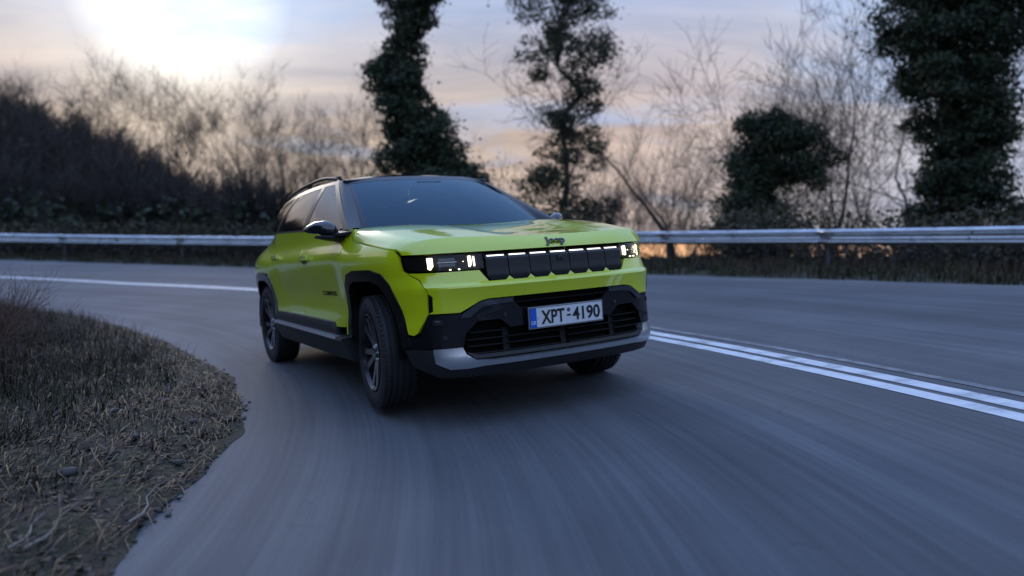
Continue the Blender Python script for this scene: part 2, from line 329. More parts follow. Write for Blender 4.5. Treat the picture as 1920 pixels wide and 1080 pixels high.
def crom(xs,ys,xq):
    """smooth (monotone-ish) cubic through points"""
    xs=np.asarray(xs,float);ys=np.asarray(ys,float);h=np.diff(xs);d=np.diff(ys)/h
    m=np.zeros(len(xs));m[0]=d[0];m[-1]=d[-1]
    for i in range(1,len(xs)-1):
        m[i]=0 if d[i-1]*d[i]<=0 else (h[i]+h[i-1])*3/((2*h[i]+h[i-1])/d[i-1]+(h[i]+2*h[i-1])/d[i])
    xq=np.clip(xq,xs[0],xs[-1]);k=np.clip(np.searchsorted(xs,xq)-1,0,len(xs)-2)
    t=(xq-xs[k])/h[k]
    return ((2*t**3-3*t**2+1)*ys[k]+(t**3-2*t**2+t)*h[k]*m[k]+(-2*t**3+3*t**2)*ys[k+1]+(t**3-t**2)*h[k]*m[k+1])
NOM=[(.905,0),(.892,.30),(.862,.55),(.812,.69),(.742,.792),(.665,.842),(.565,.880),(.40,.918),(0,.938),(-.40,.936),(-1.2,.938),(-2.2,.940),(-2.8,.938),(-3.15,.915),(-3.40,.85),(-3.56,.70),(-3.64,.35),(-3.66,0)]
_u=np.concatenate([[0],np.cumsum([math.dist(a,b) for a,b in zip(NOM[:-1],NOM[1:])])])
UQ=np.linspace(0,_u[-1],1400)
NX=crom(_u,[p[0] for p in NOM],UQ); NY=crom(_u,[p[1] for p in NOM],UQ)
WF=np.interp(UQ,_u,[1,1,.98,.85,.62,.40,.12]+[0]*11)
WS=np.interp(UQ,_u,[0,0,.05,.22,.5,.75,.95]+[1]*6+[.9,.7,.35,.05,0])
WR=np.interp(UQ,_u,[0]*13+[.2,.6,.9,1,1])
FZ=[.20,.245,.30,.335,.40,.50,.60,.68,.735,.747,.757,.775,.83,.90,.945,.985,1.03,1.3]
FI=[-.09,-.035,-.012,-.004,-.02,-.028,-.026,-.022,-.006,-.002,-.006,-.030,-.042,-.050,-.060,-.088,-.13,-.5]
SZ=[.20,.25,.34,.42,.50,.60,.70,.80,.88,.935,.975,1.01,1.05,1.10,1.15,1.20,1.26,1.34]
SI=[-.11,-.06,-.022,-.008,-.010,-.020,-.020,-.010,.002,.007,.003,-.010,-.038,-.058,-.066,-.070,-.076,-.085]
RZ=[.2,.3,.5,.8,.95,1.1,1.3,1.6]; RI=[-.2,-.08,0,-.02,-.05,-.09,-.14,-.3]
def shell(u,z):
    u=np.atleast_1d(np.asarray(u,float)); z=np.atleast_1d(np.asarray(z,float)); sg=np.where(u<0,-1,1); a=np.abs(u)
    nx=np.interp(a,UQ,NX);ny=np.interp(a,UQ,NY);wf=np.interp(a,UQ,WF);ws=np.interp(a,UQ,WS);wr=np.interp(a,UQ,WR)
    fi=np.interp(z,FZ,FI); si=crom(SZ,SI,z); ri=np.interp(z,RZ,RI)
    zb=np.exp(-((z-.82)/.16)**4)
    fl=.020*zb*(np.exp(-((nx-.05)/.50)**6)+np.exp(-((nx+2.80)/.55)**6))
    door=-.016*np.exp(-((z-.63)/.13)**2)*np.exp(-((nx+1.35)/.80)**6)
    wc=np.interp(a,_u[:9],[0,0,.1,.5,1,1,.7,.25,0]); ci=np.interp(z,[.76,.81,.95,1.06],[0,-.020,-.030,-.03])
    rs=-.9*np.clip(z-1.06,0,.25)*np.clip((-2.45-nx)/.75,0,1)
    x=nx+wf*fi-wr*ri+wc*ci*.6; y=ny+ws*(si+fl+door)+wc*ci*.9+rs*np.clip(ws*2,0,1)
    # corner crease: the outer bumper corner turns sharply
    return np.stack([x,sg*y,z],-1)
_ish=np.argmax(NY>.90)
def ux(x): return float(np.interp(-x,-NX,UQ))
def uy(y):
    k=_ish; return math.copysign(float(np.interp(abs(y),NY[:k+40],UQ[:k+40])),y)
def S_(p):
    """polygon point ('y',y,z) / ('x',x,z) -> (u,z) on the car's right (negative) side for x-points"""
    return (uy(p[1]),p[2]) if p[0]=='y' else (-ux(p[1]),p[2])
def densify(poly,st,closed=True):
    o=[]; n=len(poly)
    for i in range(n if closed else n-1):
        a=poly[i]; b=poly[(i+1)%n]; d=math.dist(a,b); k=max(1,int(math.ceil(d/st)))
        for j in range(k): o.append((a[0]+(b[0]-a[0])*j/k,a[1]+(b[1]-a[1])*j/k))
    if not closed: o.append(poly[-1])
    return o
def inset(poly,d):
    """shrink polygon by d (mitred)"""
    n=len(poly); A=sum(poly[i][0]*poly[(i+1)%n][1]-poly[(i+1)%n][0]*poly[i][1] for i in range(n)); s=1 if A>0 else -1; o=[]
    for i in range(n):
        p0,p1,p2=Vector(poly[i-1]),Vector(poly[i]),Vector(poly[(i+1)%n])
        e1=(p1-p0);e2=(p2-p1)
        if e1.length<1e-9 or e2.length<1e-9: o.append(tuple(p1)); continue
        e1.normalize();e2.normalize(); n1=Vector((-e1.y,e1.x))*s; n2=Vector((-e2.y,e2.x))*s
        m=n1+n2; 
        if m.length<.2: o.append(tuple(p1+n1*d)); continue
        m.normalize(); o.append(tuple(p1+m*(d/max(.45,m.dot(n1)))))
    return o
def inside(p,poly):
    x,y=p;c=False;n=len(poly)
    for i in range(n):
        x1,y1=poly[i];x2,y2=poly[(i+1)%n]
        if (y1>y)!=(y2>y) and x<(x2-x1)*(y-y1)/(y2-y1)+x1: c=not c
    return c
def segdist(P_,poly):
    P_=np.asarray(P_); A=np.asarray(poly); B=np.roll(A,-1,0); best=np.full(len(P_),9.)
    for a,b in zip(A,B):
        ab=b-a; L2=max(1e-12,ab@ab); t=np.clip(((P_-a)@ab)/L2,0,1); best=np.minimum(best,np.hypot(*(P_-(a+t[:,None]*ab)).T))
    return best
def nrm_of(S,U,Z,out):
    e=.004; a=S(U+e,Z)-S(U-e,Z); b=S(U,Z+e)-S(U,Z-e); n=np.cross(a,b); n/=np.linalg.norm(n,axis=1)[:,None]+1e-12
    return n*out
def panel(name,poly,m,parent,S=shell,off=0,thick=.02,gap=.0022,step=.035,rows=(),out=None,angle=24,edge=.0025,offz=None):
    poly=[tuple(p) for p in poly]
    if gap: poly=inset(poly,gap)
    bd=densify(poly,step)
    xs=[p[0] for p in bd]; zs=[p[1] for p in bd]; pts=list(bd); ed=[]
    # crease rows crossing the polygon: dense points along them, joined
    for zr in rows:
        cr=[]
        n=len(poly)
        for i in range(n):
            a=poly[i];b=poly[(i+1)%n]
            if (a[1]-zr)*(b[1]-zr)<0: cr.append(a[0]+(b[0]-a[0])*(zr-a[1])/(b[1]-a[1]))
        cr.sort()
        for a,b in zip(cr[::2],cr[1::2]):
            k=max(1,int((b-a)/step)); base=len(pts)
            for j in range(k+1): pts.append((a+(b-a)*j/k,zr))
            ed+=[(base+j,base+j+1) for j in range(k)]
    gx=np.arange(min(xs),max(xs),step); gz=np.arange(min(zs),max(zs),step)
    G=np.array([(a+(step/2 if j%2 else 0),b) for j,b in enumerate(gz) for a in gx]) if len(gx) and len(gz) else np.zeros((0,2))
    if len(G):
        dd=segdist(G,bd); G=G[dd>step*.4]
        for r in rows: G=G[np.abs(G[:,1]-r)>step*.35]
        pts+=[tuple(g) for g in G if inside(g,poly)]
    nb=len(bd)
    V,E_,Fs,*_r=geometry.delaunay_2d_cdt([Vector(p) for p in pts],ed,[list(range(nb))],1,1e-6)
    U=np.array([v.x for v in V]); Z=np.array([v.y for v in V])
    if out is None:
        c=S(np.array([U.mean()]),np.array([Z.mean()]))[0]; nn=nrm_of(S,np.array([U.mean()]),np.array([Z.mean()]),1)[0]
        ctr=np.array([-1.4,0,.75]); out=1 if nn@(c-ctr)>0 else -1
    Nn=nrm_of(S,U,Z,out); B=S(U,Z)
    o=off+(np.array([offz(a,b) for a,b in zip(U,Z)]) if offz else 0)
    B=B+Nn*(o[:,None] if hasattr(o,'__len__') else o)
    # fix the winding
    f0=[list(f) for f in Fs]; 
    if f0:
        f=f0[len(f0)//2]; fn=np.cross(B[f[1]]-B[f[0]],B[f[2]]-B[f[0]])
        if fn@Nn[f[0]]<0: f0=[f[::-1] for f in f0]
    cnt={}
    for f in f0:
        for a,b in zip(f,f[1:]+f[:1]): cnt[(a,b)]=cnt.get((a,b),0)+1
    be=[(a,b) for (a,b) in cnt if (b,a) not in cnt]
    bv=sorted({a for e in be for a in e}); V3=[tuple(p) for p in B]; i1={}; 
    for a in bv:
        i1[a]=len(V3); V3.append(tuple(B[a]-Nn[a]*thick))
    for a,b in be: f0.append([b,a,i1[a],i1[b]])
    V3=[T(p) for p in V3]
    me=mesh(name,V3,f0); return link(name,me,m,parent,True,angle)
def both(name,poly,m,parent,**k):
    """panel on the car's right and its mirror on the left; poly in right-side (negative u) coordinates"""
    a=panel(name,poly,m,parent,**k); b=panel(name,[(-p[0],p[1]) for p in poly],m,parent,**k); return a,b
Q=lambda *ps:[S_(p) for p in ps]

car=empty('parked_car'); car.name='suv'
tag(car,'lime green compact suv with black roof and lit headlights cornering on the road','car')

# --- green skin
ARCHF=[('x',.552,.492),('x',.50,.63),('x',.425,.782),('x',.34,.848),('x',.20,.874),('x',-.12,.874),('x',-.25,.850),('x',-.325,.78),('x',-.352,.66),('x',-.358,.44)]
AF=Q(*ARCHF)
XC=.708      # where bumper and wing meet
fend=Q(('x',XC,.607),('x',XC,.735),('x',.665,.80),('x',.575,.842),('x',.545,.86),('x',.532,.945),('x',.490,.983),('x',.20,1.017),('x',-.215,1.061),('x',-.235,1.10),('x',-.25,1.150),('x',-.33,1.158),('x',-.40,1.145),('x',-.405,1.0),('x',-.405,.44))+AF[::-1][0:]+Q(('x',.60,.484),('x',.635,.50))
both('front_wing',fend,M_GREEN,car,rows=(.747,),step=.03)
bump=[('y',-.52,.843)]
# bumper skin with the toothed edge under the grille
top=[]
GW=.1405; g0=-3.5*GW
hl=Q(('x',.665,.803),('x',.577,.846)); 
bl=[S_(('x',XC,.607)),S_(('x',XC,.738)),S_(('x',.668,.80)),S_(('x',.580,.844)),(uy(-.80),.842),(uy(-.53),.842),(uy(-.50),.80),(uy(-.482),.7765)]
teeth=[]
for i in range(7):
    c=g0+GW*(i+.5)
    if i>0: teeth+=[(uy(c-GW/2+.026),.7765)]
    if i<6: teeth+=[(uy(c+GW/2-.026),.7765),(uy(c+GW/2),.8000)]
brr=[(-a,b) for a,b in bl[::-1]]
bot=[(uy(.66),.607),(uy(.625),.610),(uy(.55),.664),(uy(.50),.674),(uy(.36),.675),(uy(-.36),.675),(uy(-.50),.674),(uy(-.55),.664),(uy(-.66),.607)]
panel('front_bumper',bl+teeth+brr+bot,M_GREEN,car,rows=(.735,.747,.757,.775),step=.03,thick=.05)
# air slot in the bumper corner: flat dark patch, recess shade painted in
both('air_slot_shade',[(S_(('x',XC,.735))[0]+.006,.725),(S_(('x',XC,.735))[0]+.035,.705),(S_(('x',XC,.735))[0]+.035,.625),(S_(('x',XC,.735))[0]+.006,.612)],M_DARK,car,off=.0025,thick=.012,gap=0)
ARCHR=[(x-2.80-.01 if True else x) for x in ()]
ar=[(-2.80+.46,.46),(-2.80+.43,.64),(-2.80+.385,.77),(-2.80+.28,.855),(-2.80+.14,.885),(-2.80-.14,.885),(-2.80-.28,.86),(-2.80-.38,.79),(-2.80-.43,.66),(-2.80-.47,.46)]
AR=[S_(('x',a,b)) for a,b in ar]
fd=Q(('x',-.413,1.145),('x',-.413,.56),('x',-.43,.487),('x',-.60,.480),('x',-1.475,.497),('x',-1.475,1.20),('x',-1.0,1.178),('x',-.60,1.157))
both('front_door',fd,M_GREEN,car,rows=())
rd=Q(('x',-1.482,1.20),('x',-1.482,.497),('x',-2.10,.508),('x',-2.335,.515),('x',-2.375,.62),('x',-2.42,.76),('x',-2.50,.86),('x',-2.52,1.0),('x',-2.52,1.237),('x',-2.1,1.225))
dr_=both('rear_door',rd,M_GREEN,car)
qp=Q(('x',-2.528,1.238),('x',-2.528,.872))+[p for p in AR[4:-1]]+Q(('x',-3.27,.52),('x',-3.40,.52))+[(-(ux(-3.56)+.1),.52),(-(ux(-3.56)+.1),1.0),(-(ux(-3.52)),1.10),(-ux(-3.38),1.20),(-ux(-3.2),1.24)]+Q(('x',-3.0,1.255))
both('rear_quarter_panel',qp,M_GREEN,car)
panel('tailgate',[(u,z) for u,z in [(UQ[-1]-.62,.52),(UQ[-1]+.0,.52),(UQ[-1]+.0,1.22),(UQ[-1]-.62,1.0)]],M_GREEN,car)
panel('tailgate',[(-u,z) for u,z in [(UQ[-1]-.62,.52),(UQ[-1]+.0,.52),(UQ[-1]+.0,1.22),(UQ[-1]-.62,1.0)]],M_GREEN,car)
panel('rear_bumper',[(UQ[-1]-.72,.26),(UQ[-1],.26),(UQ[-1],.51),(UQ[-1]-.72,.51)],M_PLAST,car)
panel('rear_bumper',[(-UQ[-1]+.72,.26),(-UQ[-1],.26),(-UQ[-1],.51),(-UQ[-1]+.72,.51)],M_PLAST,car)
both('tail_lamp',[(-(ux(-3.56)+.02),1.0),(-(ux(-3.56)+.42),1.0),(-(ux(-3.56)+.42),1.09),(-(ux(-3.56)+.02),1.12)],M_RED,car,off=.012)
# wheel-arch trims
def trim(A,inner,name):
    o=A; both(name,o+inner[::-1],M_ARCH,car,off=.006,thick=.05,gap=0,step=.03)
cf=(0,.366)
AFi=Q(('x',.50,.40),('x',.455,.56),('x',.375,.705),('x',.295,.775),('x',.175,.805),('x',-.11,.806),('x',-.205,.785),('x',-.268,.725),('x',-.29,.62),('x',-.292,.42))
AF2=Q(('x',.56,.43))+AF[1:-1]+Q(('x',-.358,.42))
trim(AF2,AFi,'wheel_arch_trim')
ari=[(-2.80+.395,.42),(-2.80+.365,.60),(-2.80+.32,.715),(-2.80+.23,.785),(-2.80+.12,.812),(-2.80-.12,.812),(-2.80-.23,.79),(-2.80-.32,.72),(-2.80-.37,.60),(-2.80-.40,.44)]
ARi=[S_(('x',a,b)) for a,b in ari]
trim(AR,ARi,'wheel_arch_trim')
# door cladding and sill step
cl=Q(('x',-.43,.480),('x',-.52,.43),('x',-2.32,.45),('x',-2.34,.507),('x',-2.10,.502),('x',-1.48,.492),('x',-.60,.474))
clad=Q(('x',-.60,.473),('x',-.54,.405),('x',-2.30,.43),('x',-2.345,.508),('x',-2.2,.545),('x',-1.4,.530),('x',-.80,.512))
for s in (-1,1):
    mb=MB()
    # cladding: a raised black moulding along the doors
    prof=[(.905,.40),(.940,.415),(.948,.47),(.934,.512),(.905,.52)]
    xs=[-.56,-.68,-1.4,-2.1,-2.30,-2.36]; zo=[-.03,.0,.012,.022,.022,.015]
    pts=[];k=len(prof)
    for i,(x,dz) in enumerate(zip(xs,zo)):
        for (y,z) in prof: pts.append((x-(z-.40)*.8*(1 if i==0 else 0),s*y,z+dz if not i==0 else min(z,.50)+0))
    f=[]
    for i in range(len(xs)-1):
        for q in range(k-1): f.append((i*k+q,i*k+q+1,(i+1)*k+q+1,(i+1)*k+q))
    f.append(tuple(range(k))); f.append(tuple(range((len(xs)-1)*k,len(xs)*k)))
    mb.add(pts,f); mb.build('door_cladding',M_PLAST,car,True,30,T)
    mb=MB(); prof=[(.86,.425),(.978,.418),(.985,.400),(.965,.385),(.90,.25),(.80,.235)]
    xs=[-.375,-.50,-1.4,-2.30,-2.37]; zo=[.0,.004,.02,.038,.038]; pts=[];k=len(prof)
    for x,dz in zip(xs,zo):
        for (y,z) in prof: pts.append((x,s*y,z+dz))
    f=[(i*k+q,i*k+q+1,(i+1)*k+q+1,(i+1)*k+q) for i in range(len(xs)-1) for q in range(k-1)]
    f.append(tuple(range(k))); f.append(tuple(range((len(xs)-1)*k,len(xs)*k)))
    mb.add(pts,f); mb.build('sill',M_PLAST,car,True,20,T)
    # satin strip on top of the sill
    mb=MB(); mb.add([(-.50,s*.940,.4265),(-.50,s*.978,.4243),(-2.30,s*.978,.4583),(-2.30,s*.940,.4605)],[(0,1,2,3)])
    mb.add([(-.50,s*.978,.4243),(-.50,s*.9865,.4065),(-2.30,s*.9865,.4405),(-2.30,s*.978,.4583)],[(0,1,2,3)])
    mb.build('sill_strip',mat('sill_satin',(.30,.31,.33),.35,.5),car,False,20,T)

# --- hood: columns across, stations along
HY0=[0,.16,.30,.42,.55,.68,.77,.825,.855,.872]
def hood_col(s):
    s=abs(s)
    yr=np.interp(s,range(10),[0,.165,.31,.43,.56,.69,.775,.83,.862,.874])
    xr=np.interp(s,range(10),[-.300,-.303,-.312,-.328,-.365,-.42,-.43,-.39,-.32,-.232])
    zr=np.interp(s,range(10),[1.157,1.158,1.160,1.164,1.168,1.166,1.160,1.147,1.118,1.062])
    yc=np.interp(s,range(10),[0,.16,.30,.42,.55,.66,.745,.80,.835,.852])
    xc=np.interp(s,range(10),[.788,.785,.778,.766,.742,.705,.650,.595,.540,.497])
    zc_=np.interp(s,range(10),[1.022,1.023,1.026,1.030,1.034,1.036,1.032,1.022,1.004,.985])
    yl=np.interp(s,range(10),[0,.16,.30,.42,.55,.67,.755,.81,.848,.866])
    xl=np.interp(s,range(10),[.846,.843,.834,.822,.800,.765,.715,.660,.600,.540])
    zl=np.interp(s,range(10),[.945,.945,.945,.945,.946,.947,.948,.949,.950,.951])
    return (xr,yr,zr),(xc,yc,zc_),(xl,yl,zl)
ns=73; sv=np.linspace(-9,9,ns); st=np.linspace(0,1,30); V=[];rows_=[]
def smooth9(fn):
    sm=[fn(s) for s in range(10)]
    return sm
ctrl=[hood_col(s) for s in range(10)]
def hc(s,which,c): 
    return float(crom(np.arange(10.),np.array([ctrl[i][which][c] for i in range(10)]),np.array([abs(s)]))[0])
for s in sv:
    sg=-1 if s<0 else 1
    R_=[hc(s,0,c) for c in range(3)];C_=[hc(s,1,c) for c in range(3)];L_=[hc(s,2,c) for c in range(3)]
    yv=abs(R_[1]); wq=(abs(s)/9)**5
    def fixy(x,y,te):
        e=[hc(9,0,c)+(hc(9,1,c)-hc(9,0,c))*te if te<=1 else hc(9,1,c)+(hc(9,2,c)-hc(9,1,c))*(te-1) for c in range(3)]
        ye=abs(float(shell(np.array([ux(e[0])]),np.array([e[2]]))[0][1])); return y*(1+(ye/e[1]-1)*wq)
    for t in st:
        x=R_[0]+(C_[0]-R_[0])*t; y=R_[1]+(C_[1]-R_[1])*t; z=R_[2]+(C_[2]-R_[2])*t
        z+=.030*4*t*(1-t)*(1-(abs(s)/9)**4)
        # shallow centre recess narrowing to the front
        wd=.47-.17*t; q=(y-wd)/.05; k=1/(1+math.exp(max(-30,min(30,q*2)))); z-=.016*k*min(1,max(0,(1-t)*5))*min(1,t*14+.3)
        V.append((x,sg*fixy(x,y,t),z))
    for t in (.10,.25,.5,.75,1.0):
        V.append((C_[0]+(L_[0]-C_[0])*t+.006*math.sin(pi*t),sg*fixy(0,C_[1]+(L_[1]-C_[1])*t,1+t),C_[2]+(L_[2]-C_[2])*t+.002*math.sin(pi*t)))
    V.append((L_[0]-.03,sg*(fixy(0,L_[1],2)-.012),L_[2]-.004))
nr=len(st)+6
f=[(i*nr+j,i*nr+j+1,(i+1)*nr+j+1,(i+1)*nr+j) for i in range(ns-1) for j in range(nr-1)]
mb=MB(); mb.add(V,f)
# turned-down rims along both sides and the rear
o=len(mb.v)
hood=mb.build('bonnet',M_GREEN,car,True,22,T)
mod=hood.modifiers.new('thickness','SOLIDIFY'); mod.thickness=.018; mod.offset=-1
# lettering on the nose of the bonnet
def text_mesh(body,size,extr=.002,offs=0,sx=1,space=1.0):
    cu=bpy.data.curves.new('t','FONT'); cu.body=body; cu.size=size; cu.extrude=extr; cu.offset=offs; cu.align_x='CENTER'; cu.align_y='CENTER'; cu.space_character=space
    ob=bpy.data.objects.new('t',cu); col.objects.link(ob); dg=bpy.context.evaluated_depsgraph_get(); me=bpy.data.meshes.new_from_object(ob.evaluated_get(dg)); bpy.data.objects.remove(ob)
    vs=[(v.co.x*sx,v.co.y,v.co.z) for v in me.vertices]; fs=[list(p.vertices) for p in me.polygons]; bpy.data.meshes.remove(me); return vs,fs
def place_text(name,body,size,org,right,up,m,parent,extr=.002,offs=0,sx=1,wrap=None,space=1.0):
    vs,fs=text_mesh(body,size,extr,offs,sx,space); r=Vector(right).normalized(); u=Vector(up).normalized(); n=r.cross(u)
    out_=[]
    for x,y,z in vs:
        p=Vector(org)+r*x+u*y+n*z
        if wrap: p=wrap(p)
        out_.append(T(p))
    me=mesh(name,out_,fs); return link(name,me,m,parent)
place_text('badge','Jeep',.064,(.826,.0,.984),(0,1,0),(-.60,0,.80),mat('badge_black',(.008,.012,.02),.3,0,.6),car,(.004),.0024,1.22,lambda p:Vector((p.x-.10*p.y*p.y,p.y,p.z)))
# --- grille
def zshift(zs,os): return lambda a,b: float(np.interp(b,zs,os))
panel('grille_backing',[(uy(-.60),.76),(uy(.60),.76),(uy(.60),.945),(uy(-.60),.945)],M_DARK,car,off=-.045,thick=.01,gap=0)
for i in range(7):
    c=g0+GW*(i+.5); h=GW/2-.003
    cell=[(uy(c-h),.935),(uy(c-h),.800),(uy(c-h+.026),.774),(uy(c+h-.026),.774),(uy(c+h),.800),(uy(c+h),.935)]
    ce=panel('grille_cell',cell,M_CELL,car,off=0,thick=.04,gap=0,step=.02,rows=(.898,),angle=12,offz=zshift([.7,.774,.80,.898,.935],[-.002,-.002,.008,.008,-.018]))
    panel('light_strip',[(uy(c-h+.014),.914),(uy(c+h-.014),.914),(uy(c+h-.014),.922),(uy(c-h+.014),.922)],M_DRL,car,off=.002,thick=.01,gap=0,offz=zshift([.898,.935],[.008,-.018]))
mb=MB(); mb.box(.852,.870,-.022,.022,.862,.897,ch=.003); mb.lathe([(.0,.0),(.006,.0),(.006,.002)],12,'x'); 
camo=MB(); camo.box(.848,.872,-.020,.020,.858,.894,ch=.003); camo.build('front_camera',M_PLAST,car,True,30,T)
ln_=MB(); ln_.lathe([(.0001,.8745),(.006,.8745),(.007,.871)],14,'x',Matrix.Translation((0,0,.874))); ln_.build('camera_lens',M_BLACK,car,True,30,T)

# --- headlamps
for s in (-1,1):
    hp=[(s*abs(a),b) for a,b in [(uy(-.497),.938),(uy(-.497),.846),(uy(-.80),.848),S_(('x',.583,.851)),S_(('x',.553,.868)),S_(('x',.542,.946)),(uy(-.80),.944)]]
    lamp=panel('headlight',hp,M_HOUS,car,off=-.03,thick=.02,gap=.002)
    def bar(y0,y1,z0,z1,sl,m,nm,off=-.022,th=.006):
        panel(nm,[(s*uy(y0),z1),(s*uy(y1),z1),(s*uy(y1),z0+sl*.2),(s*(uy(y0)*.5+uy(y1)*.5) if sl else s*uy(y1),z0),(s*uy(y0),z0+(sl if sl>0 else 0))] if sl else [(s*uy(y0),z1),(s*uy(y1),z1),(s*uy(y1),z0),(s*uy(y0),z0)],m,lamp,off=off,thick=th,gap=0,step=.02)
    bar(.790,.813,.858,.928,.020,M_LAMP,'lamp_bar')
    bar(.566,.586,.864,.928,.018,M_LAMP,'lamp_bar')
    bar(.545,.556,.866,.925,0,M_DRL,'light_guide',-.018)
    bar(.69,.70,.851,.857,0,M_LAMP,'lamp_dot'); bar(.64,.65,.851,.857,0,M_LAMP,'lamp_dot')
    bar(.664,.758,.902,.922,0,mat('projector_glass',(.02,.022,.025),.08,.3,1),'projector',-.020)
    bar(.664,.758,.872,.890,0,mat('projector_glass',(.02,.022,.025),.08,.3,1),'projector',-.020)
    bar(.655,.764,.895,.898,0,M_CHROME,'lamp_bezel',-.018,.003)
    bar(.615,.618,.895,.901,0,M_LAMP,'lamp_dot')
    panel('lens',hp,M_LENS,lamp,off=-.002,thick=.002,gap=.003)

# --- lower front fascia
CZ=.605
def sides(name,poly,m,**k): return both(name,poly,m,car,**k)
blk=[S_(('x',.545,.478)),S_(('x',.62,.478)),S_(('x',.655,.50)),S_(('x',XC-.005,.602)),(uy(-.632),.604),(uy(-.555),.657),(uy(-.50),.668),(uy(-.345),.669),(uy(-.345),.655),(uy(-.30),.610),(uy(-.12),.606),(uy(-.12),.502),(uy(-.37),.500),(uy(-.43),.552),(uy(-.565),.552),(uy(-.635),.49),(uy(-.655),.414),S_(('x',.72,.410)),S_(('x',.50,.405))]
sides('lower_fascia',blk,M_PIANO,off=-.004,gap=.001,thick=.06,rows=(.60,))
panel('lower_fascia',[(uy(-.119),.606),(uy(.119),.606),(uy(.119),.502),(uy(-.119),.502)],M_PIANO,car,off=-.004,gap=0,thick=.05)
# glossy brow following the green edge
brow=[(uy(-.65),.603),(uy(-.555),.661),(uy(-.50),.671),(uy(-.347),.672),(uy(-.347),.645),(uy(-.49),.640),(uy(-.54),.630),(uy(-.61),.578),(uy(-.66),.578)]
sides('fascia_brow',brow,mat('brow_gloss',(.035,.038,.045),.2,.2,.8),off=.010,gap=.001,thick=.02,step=.02)
# upper slot with one bar
panel('upper_air_slot',[(uy(-.34),.668),(uy(-.295),.612),(uy(.295),.612),(uy(.34),.668)],M_DARK,car,off=-.05,thick=.01,gap=0)
panel('slot_bar',[(uy(-.325),.643),(uy(.325),.643),(uy(.322),.637),(uy(-.322),.637)],M_SLAT,car,off=-.012,thick=.035,gap=0)
# main intake
panel('intake_backing',[(uy(-.70),.33),(uy(.70),.33),(uy(.66),.56),(uy(-.66),.56)],M_DARK,car,off=-.075,thick=.01,gap=0)
for z,e in ((.375,.62),(.412,.635),(.450,.63),(.490,.62)):
    for a,b in ((-e,-.40),(-.385,-.03),(.03,.385),(.40,e)):
        if z>.48 and abs(a+b)<.7: continue
        panel('intake_slat',[(uy(a),z+.003),(uy(b),z+.003),(uy(b),z-.004),(uy(a),z-.004)],M_SLAT,car,off=-.024,thick=.035,gap=0)
for y,z1 in ((-.392,.50),(0,.50),(.392,.50)):
    panel('intake_divider',[(uy(y-.020),z1),(uy(y+.020),z1),(uy(y+.020),.34),(uy(y-.020),.34)],M_SLAT,car,off=-.040,thick=.03,gap=0)
# ledge under the intake, silver bumper blade, black lip
panel('intake_ledge',[(uy(-.645),.385),(uy(-.60),.345),(uy(.60),.345),(uy(.645),.385),(uy(.58),.366),(uy(-.58),.366)],M_PLAST,car,off=-.010,thick=.05,gap=0)
sil=[S_(('x',.728,.408)),(uy(-.660),.412),(uy(-.648),.372),(uy(-.60),.338),(uy(-.50),.327),(uy(.50),.327),(uy(.60),.338),(uy(.648),.372),(uy(.660),.412),(-S_(('x',.728,.408))[0],.408),(-S_(('x',.725,.33))[0],.33),(uy(.74),.292),(uy(.64),.292),(uy(.55),.300),(uy(-.55),.300),(uy(-.64),.292),(uy(-.74),.292),S_(('x',.725,.33))]
panel('bumper_blade',sil,M_SILV,car,off=.004,thick=.05,gap=0,step=.025)
lip=[S_(('x',.50,.403)),S_(('x',.722,.405)),S_(('x',.718,.33)),(uy(-.745),.288),(uy(-.64),.288),(uy(-.55),.296),(uy(.55),.296),(uy(.64),.288),(uy(.745),.288),(-S_(('x',.718,.33))[0],.33),(-S_(('x',.722,.405))[0],.405),(-S_(('x',.50,.403))[0],.403),(-S_(('x',.53,.30))[0],.30),(uy(.80),.235),(uy(.5),.232),(uy(-.5),.232),(uy(-.80),.235),S_(('x',.53,.30))]
panel('lower_lip',lip,M_PLAST,car,off=-.006,thick=.06,gap=0,step=.03)
for s in (-1,1):
    fo=panel('fog_lamp',[(s*abs(uy(-.80)),.575),(s*abs(uy(-.755)),.575),(s*abs(uy(-.755)),.545),(s*abs(uy(-.80)),.545)],mat('fog_glass',(.02,.02,.022),.1,0,1),car,off=.002,thick=.01,gap=0)
    b_=panel('fog_reflector',[(s*abs(uy(-.79)),.570),(s*abs(uy(-.768)),.570),(s*abs(uy(-.768)),.562),(s*abs(uy(-.79)),.562)],M_CHROME,fo,off=.004,thick=.003,gap=0)
    m2=MB(); pp=shell(np.array([s*abs(uy(-.745))]),np.array([.47]))[0]
    m2.lathe([(.0001,.004),(.011,.004),(.013,.0),(.013,-.02)],16,'x',Matrix.Translation(pp)@Matrix.Rotation(s*.55,4,'Z')); m2.build('parking_sensor',M_PLAST,car,True,30,T)
    m2=MB(); pp=shell(np.array([s*abs(uy(-.40))]),np.array([.575]))[0]
    m2.lathe([(.0001,.004),(.011,.004),(.013,.0),(.013,-.02)],16,'x',Matrix.Translation(pp)@Matrix.Rotation(s*.2,4,'Z')); m2.build('parking_sensor',M_PLAST,car,True,30,T)

